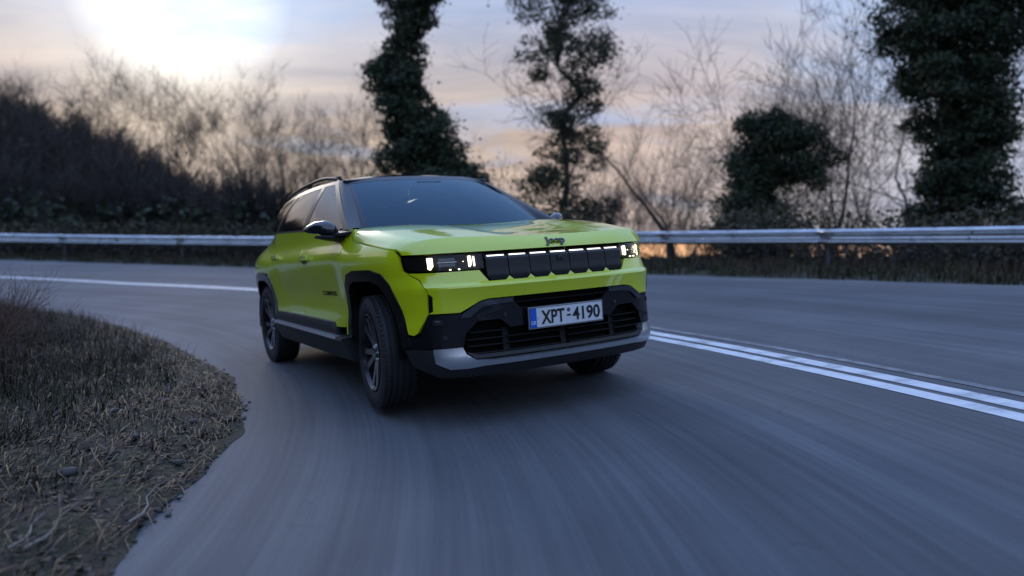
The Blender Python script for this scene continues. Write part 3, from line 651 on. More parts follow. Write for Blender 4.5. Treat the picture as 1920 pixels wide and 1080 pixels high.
# --- number plate
pr=empty('number_plate'); pr.parent=car
PX=.902; PZ=.538
def plate(name,y0,y1,z0,z1,x,m,th=.004,ch=.0):
    b=MB(); b.box(x-th,x,y0,y1,z0,z1,ch=ch); return b.build(name,m,pr,False,30,T)
plate('plate_frame',-.270,.270,PZ-.0635,PZ+.0635,PX,mat('plate_rim',(.35,.36,.38),.3,.6),.010,.002)
plate('plate_border',-.264,.264,PZ-.058,PZ+.058,PX+.0015,M_INK,.003)
plate('plate_face',-.261,.261,PZ-.0555,PZ+.0555,PX+.003,M_WHITE,.003)
plate('plate_band',-.261,-.218,PZ-.0555,PZ+.0555,PX+.0042,M_PBLUE,.002)
def ptxt(body,wd,ht,y,z,m,offs=0,name='plate_lettering'):
    vs,fs=text_mesh(body,.1,.0006,offs); x0=min(v[0] for v in vs);x1=max(v[0] for v in vs);y0=min(v[1] for v in vs);y1=max(v[1] for v in vs)
    me=mesh(name,[T((PX+.0046+v[2],y+(v[0]-(x0+x1)/2)*wd/(x1-x0),z+(v[1]-(y0+y1)/2)*ht/(y1-y0))) for v in vs],fs); return link(name,me,m,pr)
ptxt('XPT',.166,.080,-.103,PZ,M_INK,.0022)
ptxt('4190',.204,.080,.140,PZ,M_INK,.0022)
b=MB(); b.box(PX+.003,PX+.0052,.011-.014,.011+.014,PZ-.009,PZ+.001); b.build('plate_dash',M_INK,pr,T=T)
b=MB(); b.lathe([(.0001,PX+.0046),(.0125,PX+.0046),(.0125,PX+.003)],20,'x',Matrix.Translation((0,.011,PZ+.027))); b.build('plate_seal',mat('seal_grey',(.10,.11,.13),.4),pr,T=T)
ptxt('GR',.034,.022,-.240,PZ-.028,M_WHITE,.0008)
b=MB()
for k in range(12):
    a=k*pi/6; cy=-.240+.0135*cos(a); cz=PZ+.022+.0135*sin(a)
    b.add([(PX+.0047,cy+(.0022 if j%2==0 else .001)*sin(j*pi/5),cz+(.0022 if j%2==0 else .001)*cos(j*pi/5)) for j in range(10)],[tuple(range(10))])
b.build('plate_stars',mat('star_yellow',(.10,.16,.30),.4),pr,T=T)
for y in(-.205,.247):
    b=MB(); b.lathe([(.0001,PX+.0058),(.004,PX+.0052),(.0045,PX+.003)],10,'x',Matrix.Translation((0,y,PZ))); b.build('plate_screw',M_SILV,pr,T=T)

# --- greenhouse
def gyb(x): return np.interp(-x,[.20,.28,.6,1.2,2.3,3.0,3.4],[.865,.868,.872,.868,.858,.765,.650])
def gzb(x): return np.interp(-x,[.20,.28,.6,1.5,2.4,3.0,3.4],[1.148,1.150,1.158,1.200,1.236,1.262,1.288])
def gyr(x): return np.interp(-x,[.2,1.1,1.6,2.4,3.1,3.4],[.60,.632,.640,.635,.60,.565])
def gzr(x): return crom([.2,1.1,1.4,1.9,2.5,3.1,3.4],[1.50,1.570,1.590,1.600,1.590,1.555,1.52],-np.asarray(x,float))
def side_s(sgn):
    def S(a,b):
        a=np.atleast_1d(np.asarray(a,float)); b=np.atleast_1d(np.asarray(b,float)); x=-a; 
        y=gyb(x)+(gyr(x)-gyb(x))*b+.022*4*b*(1-b); z=gzb(x)+(gzr(x)-gzb(x))*b
        return np.stack([x,sgn*y,z],-1)
    return S
WSB=[(-.285,0,1.150),(-.290,.20,1.150),(-.315,.40,1.150),(-.375,.60,1.155),(-.450,.745,1.163)]
WST=[(-1.020,0,1.585),(-1.024,.16,1.584),(-1.040,.32,1.580),(-1.068,.47,1.573),(-1.110,.598,1.560)]
def ws(s,t,lift=0):
    a=abs(s); sg=-1 if s<0 else 1; xs=np.arange(5.)/4
    B=[float(crom(xs,[p[c] for p in WSB],np.array([a]))[0]) for c in range(3)]; Tt=[float(crom(xs,[p[c] for p in WST],np.array([a]))[0]) for c in range(3)]
    p=[B[c]+(Tt[c]-B[c])*t for c in range(3)]; h=.028*4*t*(1-t)*(1-.4*a*a)+lift
    return (p[0]+h*.50,sg*p[1],p[2]+h*.86)
def grid(name,fn,na,nb,m,parent,angle=30,thick=0,smooth=True):
    V=[T(fn(i/(na-1),j/(nb-1))) for i in range(na) for j in range(nb)]
    c_=(na//2)*nb+nb//2; nn_=(Vector(V[c_+nb])-Vector(V[c_])).cross(Vector(V[c_+1])-Vector(V[c_])); flip=nn_.dot(Vector(V[c_])-Vector((-1.6,0,.6)))<0
    f=[(i*nb+j,(i+1)*nb+j,(i+1)*nb+j+1,i*nb+j+1) for i in range(na-1) for j in range(nb-1)]
    if flip: f=[q[::-1] for q in f]
    me=mesh(name,V,f); o=link(name,me,m,parent,smooth,angle)
    if thick: md=o.modifiers.new('thickness','SOLIDIFY'); md.thickness=thick; md.offset=0
    return o
grid('windscreen',lambda a,b:ws((a*2-1)*.965,.0+b*.945),41,24,M_GLASS,car)
# black frit band round the glass, just inside
def frit(fa): return lambda a,b: fa(a,b)
grid('screen_surround',lambda a,b:ws((a*2-1),.93+b*.085,.001+.004*b),41,5,M_PILL,car)
grid('screen_surround',lambda a,b:ws((a*2-1),-.02+b*.055,-.003),41,4,M_PILL,car)
for s in(-1,1): grid('screen_surround',lambda a,b:ws(s*(.955+.045*a),b,.002),5,24,M_PILL,car)
# A pillars: from the glass edge round to the side window
for s in(-1,1):
    Ss=side_s(s)
    def ap(a,b,s=s,Ss=Ss):
        p=np.array(ws(s*1.0,b*1.0)); xq=.36+(1.235-.36)*b; q=Ss(xq,b*.995)[0]; 
        mid=(p+q)/2+np.array([.022,s*.018,.012]); 
        return tuple((1-a)**2*p+2*a*(1-a)*mid+a*a*q)
    grid('a_pillar',ap,9,24,M_PILL,car,60)
# side glass and frames
def sideparts(s):
    Ss=side_s(s); kw=dict(S=Ss,thick=.015,gap=.001,step=.06)
    fg=[(.50,.035),(1.225,.915),(1.46,.915),(1.44,.035)]
    panel('front_side_window',fg,M_FRONTG,car,**kw)
    panel('rear_side_window',[(1.56,.035),(1.55,.90),(2.30,.90),(2.52,.035)],M_SIDEG,car,**kw)
    panel('quarter_window',[(2.62,.035),(2.40,.90),(2.85,.88),(3.12,.10),(3.05,.035)],M_SIDEG,car,**kw)
    kw['off']=.003
    panel('window_frame',[(.36,.0),(1.20,.985),(1.26,.985),(1.26,.915),(1.225,.915),(.50,.03),(.50,.0)],M_PILL,car,**kw)
    panel('window_frame',[(1.26,.915),(1.26,.985),(3.0,.985),(2.95,.89),(2.4,.90),(2.3,.90),(1.55,.90),(1.50,.915)],M_PILL,car,**kw)
    panel('window_frame',[(.56,.0),(3.2,.0),(3.2,.035),(.56,.035)],M_PILL,car,**kw)
    panel('b_pillar',[(1.44,.03),(1.46,.905),(1.55,.905),(1.56,.03)],M_PILL,car,**kw)
    panel('c_pillar',[(2.52,.03),(2.30,.905),(2.40,.905),(2.62,.03)],M_PILL,car,**kw)
    panel('d_pillar',[(3.05,.03),(3.12,.10),(2.85,.885),(2.95,.89),(3.0,.99),(3.33,.99),(3.40,.03)],M_BLACK,car,**kw)
    # cant rail between side frame and roof
sideparts(-1); sideparts(1)
def roof(a,b):
    s=a*2-1; x0=np.interp(abs(s),[0,.25,.5,.75,1],[-1.012,-1.018,-1.034,-1.062,-1.10]); x=x0+(-3.36-x0)*b
    yr=float(gyr(x)); zr=float(gzr(x)); y=s*yr
    return (x,y,zr-.006+.040*(1-abs(s)**2.6)*np.interp(b,[0,.1,1],[.45,1.25,1.0])+.0)
grid('roof',roof,41,40,M_BLACK,car,40,.012)
def rearw(a,b):
    s=a*2-1; p0=np.array([-3.36,s*float(gyr(-3.36)),float(gzr(-3.36))+.03*(1-abs(s)**2.6)]); p1=np.array([-3.49,s*.60,1.21]); p=p0+(p1-p0)*b; return tuple(p+np.array([-.06*(1-s*s)*b-.0,0,0]))
grid('rear_window',rearw,21,10,M_SIDEG,car,40)
sp=MB(); sp.add([(-3.30,-.58,1.560),(-3.30,.58,1.560),(-3.50,.54,1.545),(-3.50,-.54,1.545),(-3.30,-.58,1.53),(-3.30,.58,1.53),(-3.50,.54,1.53),(-3.50,-.54,1.53)],[(0,1,2,3),(4,5,6,7),(2,3,7,6),(0,3,7,4),(1,2,6,5)]); sp.build('rear_spoiler',M_BLACK,car,T=T)
# roof rails
for s in(-1,1):
    pts=[];rad=[]
    for k in range(25):
        t=k/24; x=-1.30-t*1.90; z=float(gzr(x))+.006+.050*min(1,math.sin(pi*min(t*3.2,1)/2)**.8*1.0)*(1 if t<.9 else max(.1,(1-t)*10)); pts.append((x,s*(float(gyr(x))-.045),z)); rad.append((.022,.016))
    m_=MB(); m_.tube(pts,rad,10)
    for x in (-1.36,-2.2,-3.10): m_.box(x-.05,x+.05,s*(float(gyr(x))-.045)-.012,s*(float(gyr(x))-.045)+.012,float(gzr(x))-.01,float(gzr(x))+.040,ch=.004)
    m_.build('roof_rail',M_PLAST,car,True,50,T)
# mirrors
for s in(-1,1):
    V=[];K=14;R_=16
    # housing: loft of rounded sections from inboard to tip
    for i in range(K):
        t=i/(K-1); y=.90+.190*t; 
        up_=np.interp(t,[0,.12,.35,.7,.92,1],[.030,.060,.078,.064,.034,.012]); dn=np.interp(t,[0,.12,.5,.9,1],[.020,.030,.028,.018,.006])
        fr=np.interp(t,[0,.2,.5,.9,1],[.045,.085,.085,.045,.012]); 
        xc=-.555-.12*t*t; zc_=1.148+.022*t
        for k in range(R_):
            a=2*pi*k/R_; ca=cos(a); sa=sin(a); ca=math.copysign(abs(ca)**.8,ca); sa=math.copysign(abs(sa)**.85,sa)
            V.append((xc+(fr if ca>0 else .030)*ca, s*y, zc_+(up_ if sa>0 else dn)*sa))
    f=[(i*R_+k,i*R_+(k+1)%R_,(i+1)*R_+(k+1)%R_,(i+1)*R_+k) for i in range(K-1) for k in range(R_)]+[tuple(range(R_)),tuple(range((K-1)*R_,K*R_))]
    m_=MB(); m_.add(V,f); mh=m_.build('mirror',M_BLACK,car,True,40,T)
    m_=MB(); m_.add([(-.27,s*.855,1.142),(-.27,s*.855,1.120),(-.56,s*.865,1.118),(-.56,s*.865,1.160),(-.50,s*.96,1.130),(-.50,s*.96,1.112),(-.60,s*.97,1.112),(-.60,s*.97,1.134)],[(0,1,5,4),(1,2,6,5),(2,3,7,6),(3,0,4,7),(4,5,6,7)])
    V=[];K=8;R_=12
    for i in range(K):
        t=i/(K-1); y=.87+.16*t; h=.045-.028*t*t; 
        for k in range(R_):
            a=2*pi*k/R_; V.append((-.53-.05*t+(.095-.02*t)*cos(a),s*y,1.100+.020*t+h*.6*sin(a)))
    m_.add(V,[(i*R_+k,i*R_+(k+1)%R_,(i+1)*R_+(k+1)%R_,(i+1)*R_+k) for i in range(K-1) for k in range(R_)]+[tuple(range(R_)),tuple(range((K-1)*R_,K*R_))])
    m_.build('mirror_arm',M_PLAST,mh,True,40,T)
# door handles, badge on the door
for s in(-1,1):
    for x in (-1.27,-2.25):
        p=shell(np.array([s*ux(x)]),np.array([.985 if x>-2 else 1.02]))[0]
        m_=MB(); m_.box(p[0]-.11,p[0]+.11,p[1]-.004+s*.008,p[1]+s*.024,p[2]-.013,p[2]+.013,ch=.006); m_.build('door_handle',M_GREEN,car,True,40,T)
        m_=MB(); m_.box(p[0]-.075,p[0]+.045,p[1]-.006,p[1]+.003*s,p[2]-.055,p[2]-.020,ch=.0); m_.build('handle_recess_shade',mat('green_recess_shade',(.10,.15,.01),.5),car,False,40,T)  # flat block under the handle; recess shade is put into its darker green
place_text('door_badge','COMPASS',.046,(-.78,-.944,.715),(1,0,0),(0,0,1),mat('badge_dark',(.01,.012,.012),.4),car,.003,.001,1.75,lambda p:Vector((p.x,float(shell(np.array([-ux(p.x)]),np.array([p.z]))[0][1])-.003,p.z)))
# wipers, cowl
grid('cowl',lambda a,b:(lambda p:(p[0]+.03-.10*b,p[1],p[2]-.012))(ws((a*2-1)*1.06 if abs(a*2-1)*1.06<=1 else math.copysign(1,a-.5),0)),31,3,M_PLAST,car)
# --- interior
m_=MB(); m_.box(-3.42,.10,-.64,.64,.24,.62); m_.box(.10,.72,-.66,.66,.24,.60,);m_.box(-.30,.70,-.66,.66,.6,.93); m_.box(-2.35,-.42,-.86,.86,.26,.60); m_.box(-3.3,-2.45,-.66,.66,.6,1.05); m_.build('underbody',M_DARK,car,T=T)
grid('dashboard',lambda a,b:((-.40-.55*b)-.03*cos((a-.5)*3), (a*2-1)*(.74+.05*b), 1.120+.01*sin(pi*b)-(.0 if b<.98 else .06)),21,10,M_SEAT,car,60)
m_=MB(); m_.box(-3.33,-3.29,-.60,.60,.9,1.50); m_.build('rear_light_block',M_DARK,car,T=T)  # added dark panel that blocks sky light through the rear window
m_=MB(); m_.box(-.97,-.93,-.78,.78,.60,1.12,ch=.01); m_.build('dashboard_face',M_SEAT,car,T=T)
for y in(-.37,.37):
    for x,nm in ((-1.75,'front_seat'),(-2.55,'rear_seat')):
        m_=MB(); m_.box(x-.10,x+.06,y-.24,y+.24,.60,1.22,ch=.05); m_.box(x-.0,x+.50,y-.25,y+.25,.60,.74,ch=.05); st_=m_.build(nm,M_SEAT,car,True,40,T)
        m_=MB(); m_.box(x-.09,x+.02,y-.13,y+.13,1.27,1.45,ch=.035); m_.build('headrest',M_SEAT,st_,True,40,T)
m_=MB(); m_.lathe([(.185+.016*cos(a),.016*sin(a)) for a in np.linspace(0,2*pi,9)],28,'x',Matrix.Translation((-1.10,.38,1.04))@Matrix.Rotation(radians(22),4,'Y')); m_.build('steering_wheel',M_PLAST,car,True,40,T)
m_=MB(); m_.add([(-.90,-.10,1.535),(-.90,.10,1.535),(-.86,-.075,1.49),(-.86,.075,1.49),(-1.0,-.10,1.545),(-1.0,.10,1.545),(-.98,-.075,1.48),(-.98,.075,1.48)],[(0,1,3,2),(4,5,7,6),(0,1,5,4),(2,3,7,6),(0,2,6,4),(1,3,7,5)]); m_.build('screen_camera_pod',M_PLAST,car,T=T)
m_=MB(); m_.box(-1.03,-1.0,-.12,.12,1.44,1.50,ch=.01); m_.build('rear_view_mirror',M_PLAST,car,T=T)
# engine-bay blank behind lamps, arch liners
for ax_ in (0,-2.80):
    for s in(-1,1):
        m_=MB(); V=[];R_=20
        for y in(.60,.905):
            for k in range(R_+1):
                a=radians(-4+188*k/R_); V.append((ax_+.455*cos(a),s*y,.37+.46*sin(a)))
        f=[(k,k+1,k+R_+2,k+R_+1) for k in range(R_)]+[tuple(range(R_+1))]
        m_.add(V,f); m_.build('arch_liner',M_DARK,car,T=T)

# --- wheels
def wheel(x,y,steer):
    """axis along local y; outer face towards -y for the car's right side"""
    w_=empty('wheel',(x,y,.366)); w_.parent=car; s=-1 if y<0 else 1
    w_.rotation_euler=(0,0,steer)
    Rr=.366
    prof=[(.246,-.098),(.262,-.110),(.300,-.1165),(.335,-.113),(.352,-.103),(.361,-.088),(.364,-.070)]
    gr=[]
    for c in (-.062,-.021,.021,.062): gr+=[(Rr-.0005,c-.0075),(Rr-.009,c-.006),(Rr-.009,c+.006),(Rr-.0005,c+.0075)]
    prof=prof+gr+[(r,-h) for r,h in prof[::-1]]
    mb=MB(); mb.lathe(prof,72,'y')
    # shoulder blocks
    mb.v=[(a,b*.91,c) for a,b,c in mb.v]; ty=mb.build('tyre',M_RUB,w_,True,28)
    mb=MB()
    for k in range(72):
        a=2*pi*k/72; M_=Matrix.Rotation(a,4,'Y')
        for c,o_ in ((-.095,0),(.095,.5)): 
            M2=Matrix.Rotation(a+o_*2*pi/72,4,'Y'); mb.box(-.010,.010,c-.018,c+.018,.352,.3615,M2)
    mb.v=[(a,b*.91,c) for a,b,c in mb.v]; b_=mb.build('tread_blocks',M_RUB,w_); tag(b_,kind='stuff')
    mb=MB(); mb.lathe([(.0001,.02),(.19,.02),(.228,-.02),(.236,.085),(.2465,.096),(.249,.102),(.241,.104),(.236,.098),(.222,.082),(.214,-.06),(.214,-.1)],56,'y',Matrix.Scale(s,4,(0,1,0)))
    rim=mb.build('rim',M_RIM,w_,True,30)
    for k in range(5):
        a0=2*pi*k/5+.3
        for d in(-.16,.16):
            M_=Matrix.Scale(s,4,(0,1,0))@Matrix.Rotation(a0,4,'Y')
            ri,ro=.035,.232; w0,w1=.020,.017; ang0,ang1=d*.35,d*1.55
            def pp(r,ang,off,h): 
                ca,sa=cos(ang),sin(ang); return (r*ca-off*sa,h,r*sa+off*ca)
            h0,h1=.060,.088; 
            V=[pp(ri,d,-w0,h0),pp(ri,d,w0,h0),pp(ro,ang1,w1,h1),pp(ro,ang1,-w1,h1)]; V+=[(a,b-.035,c) for a,b,c in V]
            mm=pp(.13,d*.95,0,.070)
            m_=MB(); m_.add(V,[(0,1,2,3),(4,5,6,7),(0,1,5,4),(1,2,6,5),(2,3,7,6),(3,0,4,7)],M_); m_.build('spoke',M_RIMP if True else M_RIM,rim)
    mb=MB(); mb.lathe([(.0001,.074),(.026,.074),(.030,.070),(.034,.05),(.034,.0)],24,'y',Matrix.Scale(s,4,(0,1,0))); mb.build('hub_cap',M_BLACK,rim,True,30)
    mb=MB(); mb.lathe([(.06,-.02),(.165,-.02),(.165,-.005),(.06,-.005)],36,'y',Matrix.Scale(s,4,(0,1,0))); mb.build('brake_disc',mat('brake_steel',(.18,.18,.18),.4,.9),w_,True,30)
    for k in range(5):
        a=2*pi*k/5; mb=MB(); mb.lathe([(.0001,.072),(.008,.072),(.009,.03)],8,'y',Matrix.Scale(s,4,(0,1,0))@Matrix.Translation((.047*cos(a),0,.047*sin(a)))); mb.build('wheel_nut',M_SILV,rim)
    return w_
STEER=radians(-7)
wheel(0,-.812,STEER); wheel(0,.812,STEER); wheel(-2.795,-.815,0); wheel(-2.795,.815,0)
# place the car: car frame -> world
a,b,c=2.603811775845446,-0.06252318523624477,-0.058406709903880284
def camR(a,b,c):
    f_=Vector((cos(a)*cos(b),sin(a)*cos(b),sin(b))); r_=Vector((sin(a),-cos(a),0)); u_=r_.cross(f_)
    return r_*cos(c)+u_*sin(c), -r_*sin(c)+u_*cos(c), f_
r_,u_,f_=camR(a,b,c); Mc=Matrix((r_,f_,u_))
Pw=Matrix(((1,0,0),(0,cos(PHI),-sin(PHI)),(0,sin(PHI),cos(PHI))))
M3=Pw@Mc; org=M3@(-Vector((4.4861156285473225,-2.509889099512683,1.0327288621947746)))+Vector((0,0,1.0))
car.matrix_world=Matrix.Translation(org+Vector((0,0,.012)))@M3.to_4x4()

# ------------------------------------------------------------------ guardrail
M_GALV=noisy('galvanised_steel',[(.34,.36,.39),(.50,.52,.55),(.58,.60,.63)],scale=3,rough=(.18,.32),bump=.1,bscale=40,dist=.002,metal=.75,stretch=(1,1,3))
M_POST=noisy('post_steel',[(.05,.045,.04),(.14,.14,.145)],scale=6,rough=(.5,.7),bump=.1,metal=.5)
WB=[(.018,0),(.030,-.004),(.050,-.022),(.081,-.040),(.086,-.058),(.081,-.076),(.050,-.100),(.012,-.128),(.004,-.155),(.012,-.182),(.050,-.210),(.081,-.234),(.086,-.252),(.081,-.270),(.050,-.288),(.030,-.306),(.018,-.310)]
rail=empty('guardrail',P(float(r_rail(40)),40,float(railtop(40))-.75)); tag(rail,'galvanised steel guardrail curving along the outer edge of the road','guardrail')
bpy.context.view_layer.update(); RI_=rail.matrix_world.inverted()
def arclen_ts(t0,t1,step):
    o=[t0]; 
    while o[-1]<t1: o.append(o[-1]+math.degrees(step/float(r_rail(o[-1]))))
    return o
for k,(ta,tb) in enumerate(zip(arclen_ts(-24,116,4)[:-1],arclen_ts(-24,116,4)[1:])):
    V=[];n=13;tb2=tb+.35
    for i in range(n):
        t=ta+(tb2-ta)*i/(n-1); zt=float(railtop(t))
        for d,dz in WB: V.append(RI_@Vector(P(float(r_rail(t))-d-(.0035 if i>n-3 and 0 else 0)-.003*(i/(n-1)),t,zt+dz+.004*math.sin(k*2.1))))
    m_=len(WB); f=[(i*m_+j,(i+1)*m_+j,(i+1)*m_+j+1,i*m_+j+1) for i in range(n-1) for j in range(m_-1)]
    o=link('rail_beam',mesh('rail_beam',V,f),M_GALV,rail,True,30); md=o.modifiers.new('thickness','SOLIDIFY'); md.thickness=.003
    # post at the joint
    mb=MB(); r0=float(r_rail(ta)); zt=float(railtop(ta)); M_=Matrix.Translation(P(r0+.10,ta,zt))@Matrix.Rotation(radians(ta),4,'Z')
    mb.box(-.05,.05,-.004,.004,-1.1,-.03,M_); mb.box(-.052,-.046,-.03,.03,-1.1,-.03,M_); mb.box(.046,.052,-.03,.03,-1.1,-.03,M_); mb.box(-.10,-.053,-.05,.05,-.22,-.09,M_)
    mb.v=[tuple(RI_@Vector(p)) for p in mb.v]; mb.build('post',M_POST,rail)

# ------------------------------------------------------------------ vegetation
M_BARK=noisy('bark',[(.022,.018,.015),(.055,.046,.038),(.09,.08,.07)],scale=5,rough=(.8,.95),bump=.6,bscale=30,stretch=(1,1,.3))
M_TWIG=noisy('twigs',[(.020,.015,.013),(.050,.038,.032)],scale=2,rough=(.75,.9),bump=0)
M_TWIG2=noisy('dry_twigs',[(.045,.022,.015),(.11,.055,.036),(.17,.10,.07)],scale=6,rough=(.7,.9),bump=0)
def leafmat(name,cols,sc_=1.3):
    m=noisy(name,cols,scale=sc_,rough=(.5,.75),bump=0); b=m.node_tree.nodes['Principled BSDF']; b.inputs['Transmission Weight'].default_value=0; b.inputs['Specular IOR Level'].default_value=.35; return m
M_EVER=leafmat('evergreen_leaves',[(.010,.018,.008),(.022,.034,.013),(.042,.055,.020)])
M_IVY=leafmat('ivy_leaves',[(.011,.019,.009),(.024,.037,.015),(.045,.058,.024)])
M_SCRUB=leafmat('scrub_leaves',[(.02,.020,.010),(.045,.040,.018),(.07,.055,.03)])
M_GRASS=leafmat('grass_blades',[(.034,.019,.006),(.026,.028,.005),(.018,.028,.005)],1.1)
M_DRY=leafmat('dry_grass_blades',[(.017,.0085,.005),(.034,.018,.010),(.062,.036,.021)],1.4)
class Twigs:
    """collects tapered 3/4-sided sticks"""
    def __init__(s): s.a=[];s.b=[];s.ra=[];s.rb=[]
    def seg(s,a,b,ra,rb): s.a.append(a);s.b.append(b);s.ra.append(ra);s.rb.append(rb)
    def arrays(s,n=3):
        A=np.array(s.a,float);B=np.array(s.b,float);ra=np.array(s.ra)[:,None,None];rb=np.array(s.rb)[:,None,None]
        D=B-A; D/=np.linalg.norm(D,axis=1)[:,None]+1e-9; h=np.where(np.abs(D[:,2:3])>.9,np.array([[1.,0,0]]),np.array([[0,0,1.]]))
        U=np.cross(D,h);U/=np.linalg.norm(U,axis=1)[:,None];W=np.cross(D,U)
        an=np.arange(n)*2*pi/n; ring=U[:,None,:]*np.cos(an)[None,:,None]+W[:,None,:]*np.sin(an)[None,:,None]
        V=np.concatenate([A[:,None]+ring*ra,B[:,None]+ring*rb],1).reshape(-1,3); base=(np.arange(len(A))*2*n)[:,None,None]
        q=np.array([[k,(k+1)%n,n+(k+1)%n,n+k] for k in range(n)])[None]; return V,(base+q).reshape(-1,4)
def grow(T_,R,p,d,ln,rad,depth,maxd,up=.12,spread=.75,kids=(3,5),seglen=3,wob=.22,thin=.62,minr=.004):
    p=np.array(p,float);d=np.array(d,float); pts=[p]; r=rad; st=[]
    for i in range(seglen):
        d=d+R.normal(0,wob,3)*(.5 if depth==0 else 1); d[2]+=up*(1 if depth else .3); d/=np.linalg.norm(d)
        q=p+d*ln/seglen; r2=max(minr*.6,rad*(1-(i+1)/seglen*.62)); T_[min(depth,len(T_)-1)].seg(p,q,r,r2); st.append((p,q,r2,d.copy())); p=q; r=r2
    if depth>=maxd: return
    k=R.integers(kids[0],kids[1]+1)
    for j in range(k):
        i=min(seglen-1,int(R.uniform(.30 if depth else .35,1.0)*seglen)); a,b,rr,dd=st[i]; t=R.uniform(); 
        v=R.normal(0,1,3); v-=dd*(v@dd); v/=np.linalg.norm(v)+1e-9; nd_=dd*R.uniform(.45,.9)+v*spread*R.uniform(.6,1.2)
        grow(T_,R,a+(b-a)*t,nd_/np.linalg.norm(nd_),ln*R.uniform(.52,.78),max(minr,rr*thin),depth+1,maxd,up,spread,kids,seglen,wob,thin,minr)
    grow(T_,R,p,d,ln*.7,max(minr,r*.9),depth+1,maxd,up,spread,kids,seglen,wob,thin,minr)
def bare_meshes(seed,h,maxd=5,rad=.14,kids=(3,4),spread=.75,up=.12,minr=.005,wob=.2):
    R=np.random.default_rng(seed); Ts=[Twigs(),Twigs()]
    grow(Ts,R,(0,0,-.3),(0,0,1),h*.36,rad,0,maxd,up,spread,kids,4,wob,.6,minr)
    out_=[]
    for i,(t,n) in enumerate(zip(Ts,(7,3))):
        V,Fc=t.arrays(n); out_.append(npmesh('trunk' if i==0 else 'branches',V,Fc))
    return out_
def place_tree(name,ms,mats,loc,rz,scale,label,cat,group=None,names=('trunk','branches')):
    r=empty(name,loc); r.rotation_euler=(0,0,rz); r.scale=(scale,)*3 if not hasattr(scale,'__len__') else scale; tag(r,label,cat,group)
    for me,m,nm in zip(ms,mats,names):
        if not me.materials: me.materials.append(m)
        o=bpy.data.objects.new(nm,me); col.objects.link(o); o.parent=r
    return r
def cards(R,C,size,flat=0.0,asp=.6,droop=0):
    """leaf quads (bent rhombus) at centres C"""
    n=len(C); a=R.normal(0,1,(n,3)); a/=np.linalg.norm(a,axis=1)[:,None]; b=R.normal(0,1,(n,3)); b-=a*np.sum(a*b,1)[:,None]; b/=np.linalg.norm(b,axis=1)[:,None]
    s=size*R.uniform(.6,1.3,(n,1)); V=np.stack([C-a*s,C+b*s*asp,C+a*s,C-b*s*asp],1).reshape(-1,3)
    return V,np.arange(4*n).reshape(-1,4)
def foliage(R,n,size,blobs,core=.35):
    """leaves concentrated in clumps: blobs = list of (centre, radii)"""
    w_=np.array([b[1][0]*b[1][1]*b[1][2] for b in blobs])**.75; w_/=w_.sum(); idx=R.choice(len(blobs),n,p=w_)
    c=np.array([b[0] for b in blobs])[idx]; r=np.array([b[1] for b in blobs])[idx]
    v=R.normal(0,1,(n,3)); v/=np.linalg.norm(v,axis=1)[:,None]; rad=R.uniform(core,1,(n,1))**.6*R.normal(1,.12,(n,1))*np.where(R.uniform(size=(n,1))<.13,R.uniform(1,2.1,(n,1)),1)
    return c+v*rad*r
def at(px,s,y=None):
    X=(px-960)/1378.6*s
    return X,s
def zat(py,s): return 1+(502.8-py)/1378.6*s
def gz(X,Y): return float(ground(np.array(X),np.array(Y)))
